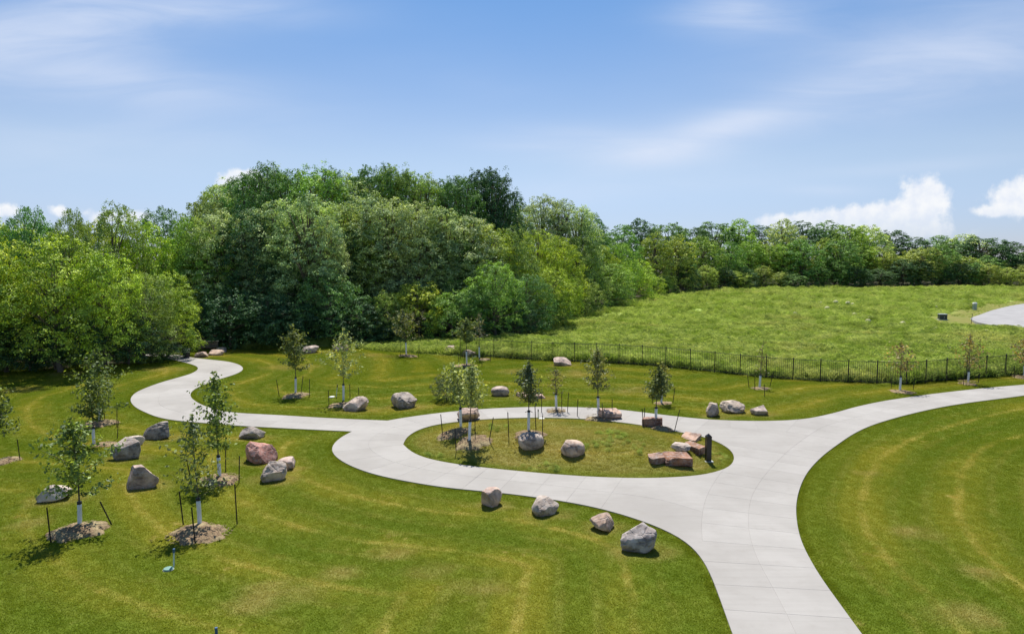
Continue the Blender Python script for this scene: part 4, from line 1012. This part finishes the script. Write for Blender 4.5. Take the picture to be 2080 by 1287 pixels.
for a in [('shrub',675,697,566,140,MID),('shrub',610,700,620,110,DKG),('shrub',540,702,600,120,DKG),('shrub',470,704,590,120,DKG),('shrub',740,695,610,110,DKG),('shrub',785,694,590,70,OL),('shrub',850,690,574,112,YE),('shrub',920,692,592,105,GN),('shrub',1188,641,568,72,OL),
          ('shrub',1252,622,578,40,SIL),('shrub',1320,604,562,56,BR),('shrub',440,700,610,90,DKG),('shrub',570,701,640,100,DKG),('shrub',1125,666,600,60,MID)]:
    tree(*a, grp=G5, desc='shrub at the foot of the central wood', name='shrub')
# far wood beyond the meadow
sky_pts = np.array([(1180,470),(1225,462),(1270,455),(1320,450),(1400,460),(1480,446),(1520,458),(1600,447),(1650,452),(1720,455),(1790,458),(1850,485),(1900,483),(1960,475),(2010,490),(2060,500),(2120,505),(2400,490),(2700,500)])
u = 1215
while u < 2560:
    w = trng.uniform(70, 110); top = np.interp(u, sky_pts[:, 0], sky_pts[:, 1])+trng.uniform(-4, 9)
    tree('far', u, np.interp(u, FE[:, 0], FE[:, 1]), top, w, [MID, DKG, GN, SIL, MID][int(trng.integers(5))], dy=trng.uniform(16, 34), grp=G4, desc='tree on the skyline of the far wood line'); u += w*trng.uniform(0.42, 0.62)
u = 1330
while u < 2560:
    w = trng.uniform(50, 85); top = np.interp(u, sky_pts[:, 0], sky_pts[:, 1])+trng.uniform(18, 50)
    tree('far', u, np.interp(u, FE[:, 0], FE[:, 1]), top, w, [GN, OL, MID, GN, OL][int(trng.integers(5))], dy=trng.uniform(5, 12), grp=G4, desc='tree in the middle of the far wood line'); u += w*trng.uniform(0.5, 0.75)
u = 1350
while u < 2560:
    w = trng.uniform(34, 66); top = trng.uniform(525, 556)
    tree('far', u, np.interp(u, FE[:, 0], FE[:, 1]), top, w, [MID, DKG, DKG, DKG, OL][int(trng.integers(5))], dy=trng.uniform(0, 4), grp=G5, desc='low bush in front of the far wood line', name='shrub'); u += w*trng.uniform(0.6, 0.9)
for a in [('round',1388,593,536,62,OL),('round',1482,589,547,78,BR),('round',1345,600,560,40,GN)]:
    tree(*a, grp=G5, desc='bright bush at the far corner of the meadow', name='shrub')
# unseen side and depth of the woods, so that a step aside still looks into trees
for u, v, top, w in ((-330,775,460,220),(-480,780,450,240),(-640,790,450,260)):
    tree('round', u, v, top, w, GN, grp=G1, desc='bushy tree at the front of the left wood')
ORD = ['first','second','third','fourth','fifth','sixth','seventh','eighth','ninth','tenth','eleventh','twelfth','thirteenth','fourteenth','fifteenth','sixteenth','seventeenth','eighteenth','nineteenth','twentieth']
TENS = {20: 'twenty', 30: 'thirty', 40: 'forty'}
def ordw(n):
    if n < 20: return ORD[n]
    t, r = divmod(n+1, 10)
    return {2: 'twenty', 3: 'thirty', 4: 'forty', 5: 'fifty'}[t] + ('-' + ORD[r-1] if r else 'th-place')
bydesc = defaultdict(list)
for t in TREES: bydesc[t[3]].append(t)
for desc, lst in bydesc.items():
    lst.sort(key=lambda t: t[1])
    vis = [t for t in lst if -60 < t[1] < 2140]
    for t in lst:
        root, u_, grp, _, nm = t
        if t in vis: lab = f'{desc}, {ordw(vis.index(t))} from the left'
        else: lab = desc + ', beyond the picture edge'
        tag(root, lab, 'tree' if nm == 'tree' else 'shrub', grp)

# weedy sprout cluster hiding the lawn by the island path (left of the oval boulder)
tree('shrub', 908, 812, 775, 60, (0.12, 0.16, 0.05), grp=None, desc=None, name='bush')
tag(TREES[-1][0], 'leafy green bush on the lawn left of the island saplings', 'bush')

# ------------------------------------------------------------------ scattered growth (instanced on points)
def blade_mesh(name, seed, n, rad, h0, h1, w0, w1, lean, mat, leafy=0):
    rg = np.random.default_rng(seed); V, F = [], []
    for _ in range(n):
        a = rg.uniform(0, 6.28); r = rad*math.sqrt(rg.uniform()); x, y = r*math.cos(a), r*math.sin(a)
        h = rg.uniform(h0, h1); w = rg.uniform(w0, w1); b = rg.uniform(0, 6.28); l = rg.uniform(0.1, lean)*h
        dx, dy = math.cos(b), math.sin(b); ld = rg.uniform(0, 6.28); lx, ly = math.cos(ld)*l, math.sin(ld)*l
        k = len(V); V += [(x-dx*w, y-dy*w, -0.02), (x+dx*w, y+dy*w, -0.02), (x+lx*0.4+dx*w*0.8, y+ly*0.4+dy*w*0.8, h*0.6), (x+lx*0.4-dx*w*0.8, y+ly*0.4-dy*w*0.8, h*0.6), (x+lx, y+ly, h)]
        F += [(k, k+1, k+2, k+3), (k+3, k+2, k+4)]
    for _ in range(leafy):
        a = rg.uniform(0, 6.28); f = rg.uniform(); z = h1*(0.25+0.7*f); r = rad*0.85*math.sqrt(max(0.02, 1-f*f))*rg.uniform(0.5, 1)
        P = np.array([r*math.cos(a), r*math.sin(a), z]); N = rg.normal(size=3)*0.6+np.array([0, 0, 0.8]); N /= np.linalg.norm(N)
        LV, LF = quads_from(P[None], N[None], np.array([rg.uniform(0.025, 0.055)]), rg, 0.6); k = len(V); V += [tuple(q) for q in LV]; F.append((k, k+1, k+2, k+3))
    return mesh(name, V, F, mat)
def scatter(name, P, protos, scale, seed, attrs, label):
    """one object: points carrying instances of a few tufts"""
    rg = np.random.default_rng(seed)
    me = mesh(name, P, np.zeros((0, 3), int))
    add_attr(me, 'tuft_scale', scale)
    add_attr(me, 'tuft_turn', rg.uniform(0, 6.28, len(P)))
    for k, v in attrs.items(): add_attr(me, k, v)
    o = obj(name, me); tag(o, label, None, None, 'stuff')
    ng = bpy.data.node_groups.new(name+'_nodes', 'GeometryNodeTree')
    ng.interface.new_socket('Geometry', in_out='INPUT', socket_type='NodeSocketGeometry'); ng.interface.new_socket('Geometry', in_out='OUTPUT', socket_type='NodeSocketGeometry')
    N = ng.nodes; L = ng.links
    gi = N.new('NodeGroupInput'); go = N.new('NodeGroupOutput')
    geo = N.new('GeometryNodeGeometryToInstance')
    for q in protos:
        oi = N.new('GeometryNodeObjectInfo'); oi.inputs['Object'].default_value = q; L.new(oi.outputs['Geometry'], geo.inputs[0])
    iop = N.new('GeometryNodeInstanceOnPoints'); iop.inputs['Pick Instance'].default_value = True
    sn = N.new('GeometryNodeInputNamedAttribute'); sn.data_type = 'FLOAT'; sn.inputs[0].default_value = 'tuft_scale'
    tn = N.new('GeometryNodeInputNamedAttribute'); tn.data_type = 'FLOAT'; tn.inputs[0].default_value = 'tuft_turn'
    cx = N.new('ShaderNodeCombineXYZ'); L.new(tn.outputs[0], cx.inputs[2])
    mp = N.new('GeometryNodeMeshToPoints')
    L.new(gi.outputs[0], mp.inputs[0]); L.new(mp.outputs[0], iop.inputs['Points']); L.new(geo.outputs[0], iop.inputs['Instance'])
    L.new(cx.outputs[0], iop.inputs['Rotation']); L.new(sn.outputs[0], iop.inputs['Scale']); L.new(iop.outputs[0], go.inputs[0])
    md_ = o.modifiers.new('scatter', 'NODES'); md_.node_group = ng
    return o
def tuft_protos(prefix, metas):
    r = []
    for me in metas:
        o = bpy.data.objects.new(prefix, me)      # source only, never linked into the scene
        r.append(o)
    return r
lawn_p = tuft_protos('turf_tuft', [blade_mesh('turf_tuft', 900+j, 80, 0.18, 0.010, 0.030, 0.004, 0.008, 3.6, M['lawn']) for j in range(4)])
mead_p = tuft_protos('meadow_tuft', [blade_mesh('meadow_tuft', 910+j, 90, 0.45, 0.12, 0.50, 0.006, 0.013, 2.2, M['meadow'], 130 if j < 2 else 40) for j in range(4)])
weed_p = tuft_protos('weed_tuft', [blade_mesh('weed_tuft', 920+j, 30, 0.36, 0.14, 0.42, 0.012, 0.024, 1.6, M['weed'], 120) for j in range(3)])
srng = np.random.default_rng(33)
# mown turf
def jgrid(y0, y1, sp):
    gx, gy = np.meshgrid(np.arange(-75, 75, sp), np.arange(y0, y1, sp)); Q = np.stack([gx.ravel(), gy.ravel()], 1)
    Q = Q[np.abs(Q[:, 0]) < 0.90*Q[:, 1]+16]; return Q+srng.uniform(-0.5, 0.5, Q.shape)*sp
P = np.vstack([jgrid(3, 30, 0.165), jgrid(30, 64, 0.24)])
lw, md, lt, vg = zones(P); P = P[lw]
pd = path_dist(P); k = pd > 0.05; P, pd = P[k], pd[k]
dm = np.full(len(P), 9.0)
for (x, y, r) in MC: dm = np.minimum(dm, np.hypot(P[:, 0]-x, P[:, 1]-y)/r)
k = dm > srng.uniform(0.72, 1.0, len(P)); P, pd = P[k], pd[k]
z = ground_h(P, pd)
scl = (0.9+0.25*srng.uniform(size=len(P)))*np.where(P[:, 1] < 30, 1.0, 1.35)
scatter('lawn_grass', np.column_stack([P, z]), lawn_p, scl, 1, {'path_distance': np.abs(pd), 'island_dry': dryness(P, pd)}, 'short mown grass covering the park lawns')
print('turf tufts', len(P))
# crisp edge of turf along the path
E = []
for poly in (OUTER, ISL):
    nxt = np.roll(poly, -1, axis=0)
    for a, b in zip(poly, nxt):
        L_ = np.linalg.norm(b-a); n = max(1, int(L_/0.10))
        mid_y = (a[1]+b[1])/2
        if mid_y > 64 or mid_y < 3: continue
        t = (b-a)/max(L_, 1e-6); nn = np.array([-t[1], t[0]])
        for q in range(n):
            c = a+(b-a)*(q+srng.uniform())/n
            for sg in (1, -1):
                c2 = c+nn*sg*srng.uniform(0.03, 0.15); E.append(c2)
E = np.array(E); pd = path_dist(E); k = pd > 0.0; E, pd = E[k], pd[k]; lw, *_ = zones(E); E, pd = E[lw], pd[lw]
scatter('edge_grass', np.column_stack([E, ground_h(E, pd)]), lawn_p, 0.6+0.5*srng.uniform(size=len(E)), 2, {'path_distance': np.abs(pd), 'island_dry': dryness(E, pd)}, 'ragged grass fringe along the concrete path edges')
# meadow
N0 = 110000
Y = np.sqrt(srng.uniform(42**2, 195**2, N0)); X = srng.uniform(-0.45, 0.86, N0)*Y
P = np.stack([X, Y], 1); keep = srng.uniform(size=N0) < np.clip(75/Y, 0.28, 1.0)**1.2; P = P[keep]
def behind(Q): return zones(Q*(1-0.75/np.linalg.norm(Q, axis=1, keepdims=True)))[0]
lw, md, lt, vg = zones(P); P = P[md & ~inside(P, CUL) & ~behind(P)]
N1 = 60000; Y = np.sqrt(srng.uniform(42**2, 80**2, N1)); X = srng.uniform(-0.40, 0.86, N1)*Y; P1 = np.stack([X, Y], 1); lw, md, lt, vg = zones(P1); P = np.vstack([P, P1[md & ~inside(P1, CUL) & ~behind(P1)]])
P2 = np.stack([srng.uniform(60, 110, 9000), srng.uniform(75, 140, 9000)], 1); P2 = P2[inside(P2, VERGE) & ~inside(P2, CUL)]; nv_ = len(P2); P = np.vstack([P, P2])
z = ground_h(P, np.full(len(P), 30.0))
scl = (0.45+1.05*srng.uniform(size=len(P))**2.2)*(1+0.5*sstep(P[:, 1], 60, 170))
scl[len(P)-nv_:] *= 0.22
scatter('meadow_grass', np.column_stack([P, z]), mead_p, scl, 3, {}, 'tall bright green meadow grass and weeds beyond the fence')
print('meadow tufts', len(P))
# rank weeds along the wood edge
ed = []
for (u0, v0), (u1, v1) in zip(forest_edge[1:-1], forest_edge[2:]):
    a, b = gp(u0, v0), gp(u1, v1); L_ = np.linalg.norm(b-a)
    for q in range(int(L_*5)):
        c = a+(b-a)*srng.uniform(); d_ = c/np.linalg.norm(c); ed.append(c+d_*srng.uniform(-0.6, 3.5)+srng.normal(size=2)*0.3)
for a, b in zip(FP[:-1], FP[1:]):
    for q in range(int(np.linalg.norm(b-a)*9)):
        c = (a+(b-a)*srng.uniform())[:2]; d_ = c/np.linalg.norm(c); ed.append(c+d_*(0.28+0.8*srng.uniform()**2))
ed = np.array(ed); ed = ed[path_dist(ed) > 0.25]
scatter('edge_weeds', np.column_stack([ed, ground_h(ed, np.full(len(ed), 30.0))]), weed_p, 0.5+0.8*srng.uniform(size=len(ed)), 4, {}, 'dark rank weeds along the fence foot and the wood edge')

iw = []
for (u_, v_, n_, r_) in ((1248,886,26,0.8),(1182,906,10,0.5),(1225,900,10,0.5),(1130,958,12,0.7),(1095,945,8,0.5),(1460,925,8,0.5),(900,922,10,0.6),(1010,870,8,0.5),(1290,905,8,0.5)):
    p = hit(u_, v_)
    for _ in range(n_): iw.append(p[:2]+srng.normal(size=2)*r_*0.5)
iw = np.array(iw); iw = iw[path_dist(iw) > 0.1]
scatter('island_weeds', np.column_stack([iw, ground_h(iw)]), mead_p, 0.18+0.16*srng.uniform(size=len(iw)), 5, {}, 'low bright green weeds sprouting on the island')
# ------------------------------------------------------------------ cream flower heads in the meadow
fl = [(1615,637),(1666,616),(1680,628),(1697,615),(1705,621),(1722,617),(1732,618),(1735,640),(1763,654),(1768,647),(1834,659),(1847,664),(1900,672),(1956,609),(1901,623),(2036,606),(2004,677),(2014,677),(2020,676),(2039,676),(1711,763),(1793,740),(1900,736)]
V, F = [], []; rg = np.random.default_rng(9)
for _ in range(150):
    f = rg.uniform(0, 1); a = rg.uniform(0, 6.28); r = 0.42*math.sqrt(max(0, 1-f*f)); Pp = np.array([r*math.cos(a), r*math.sin(a), 0.45+0.36*f]); N = Pp-np.array([0, 0, 0.35]); N /= np.linalg.norm(N)
    LV, LF = quads_from(Pp[None], N[None], np.array([0.07]), rg, 0.8); k = len(V); V += [tuple(q) for q in LV]; F.append((k, k+1, k+2, k+3))
hm = mesh('flower_head', V, F, M['flower'])
V, F = [], []
for j in range(9):
    a = j*0.7; tube(V, F, [(0.05*math.cos(a), 0.05*math.sin(a), -0.05), (0.25*math.cos(a), 0.25*math.sin(a), 0.5)], [0.012, 0.008], 4, False)
stm = mesh('stems', V, F, M['boxl'])
for u_, v_ in fl:
    p = hit(u_, v_+4); root = empty('flower_clump', tuple(p), rg.uniform(0, 6)); s = rg.uniform(0.45, 0.85)*min(1.2, p[1]/75); root.scale = (s, s, s)
    obj('flower_head', hm, root); obj('stems', stm, root)
    tag(root, 'cream flower clump standing in the green meadow', 'flower', 'cream flower clumps in the meadow')
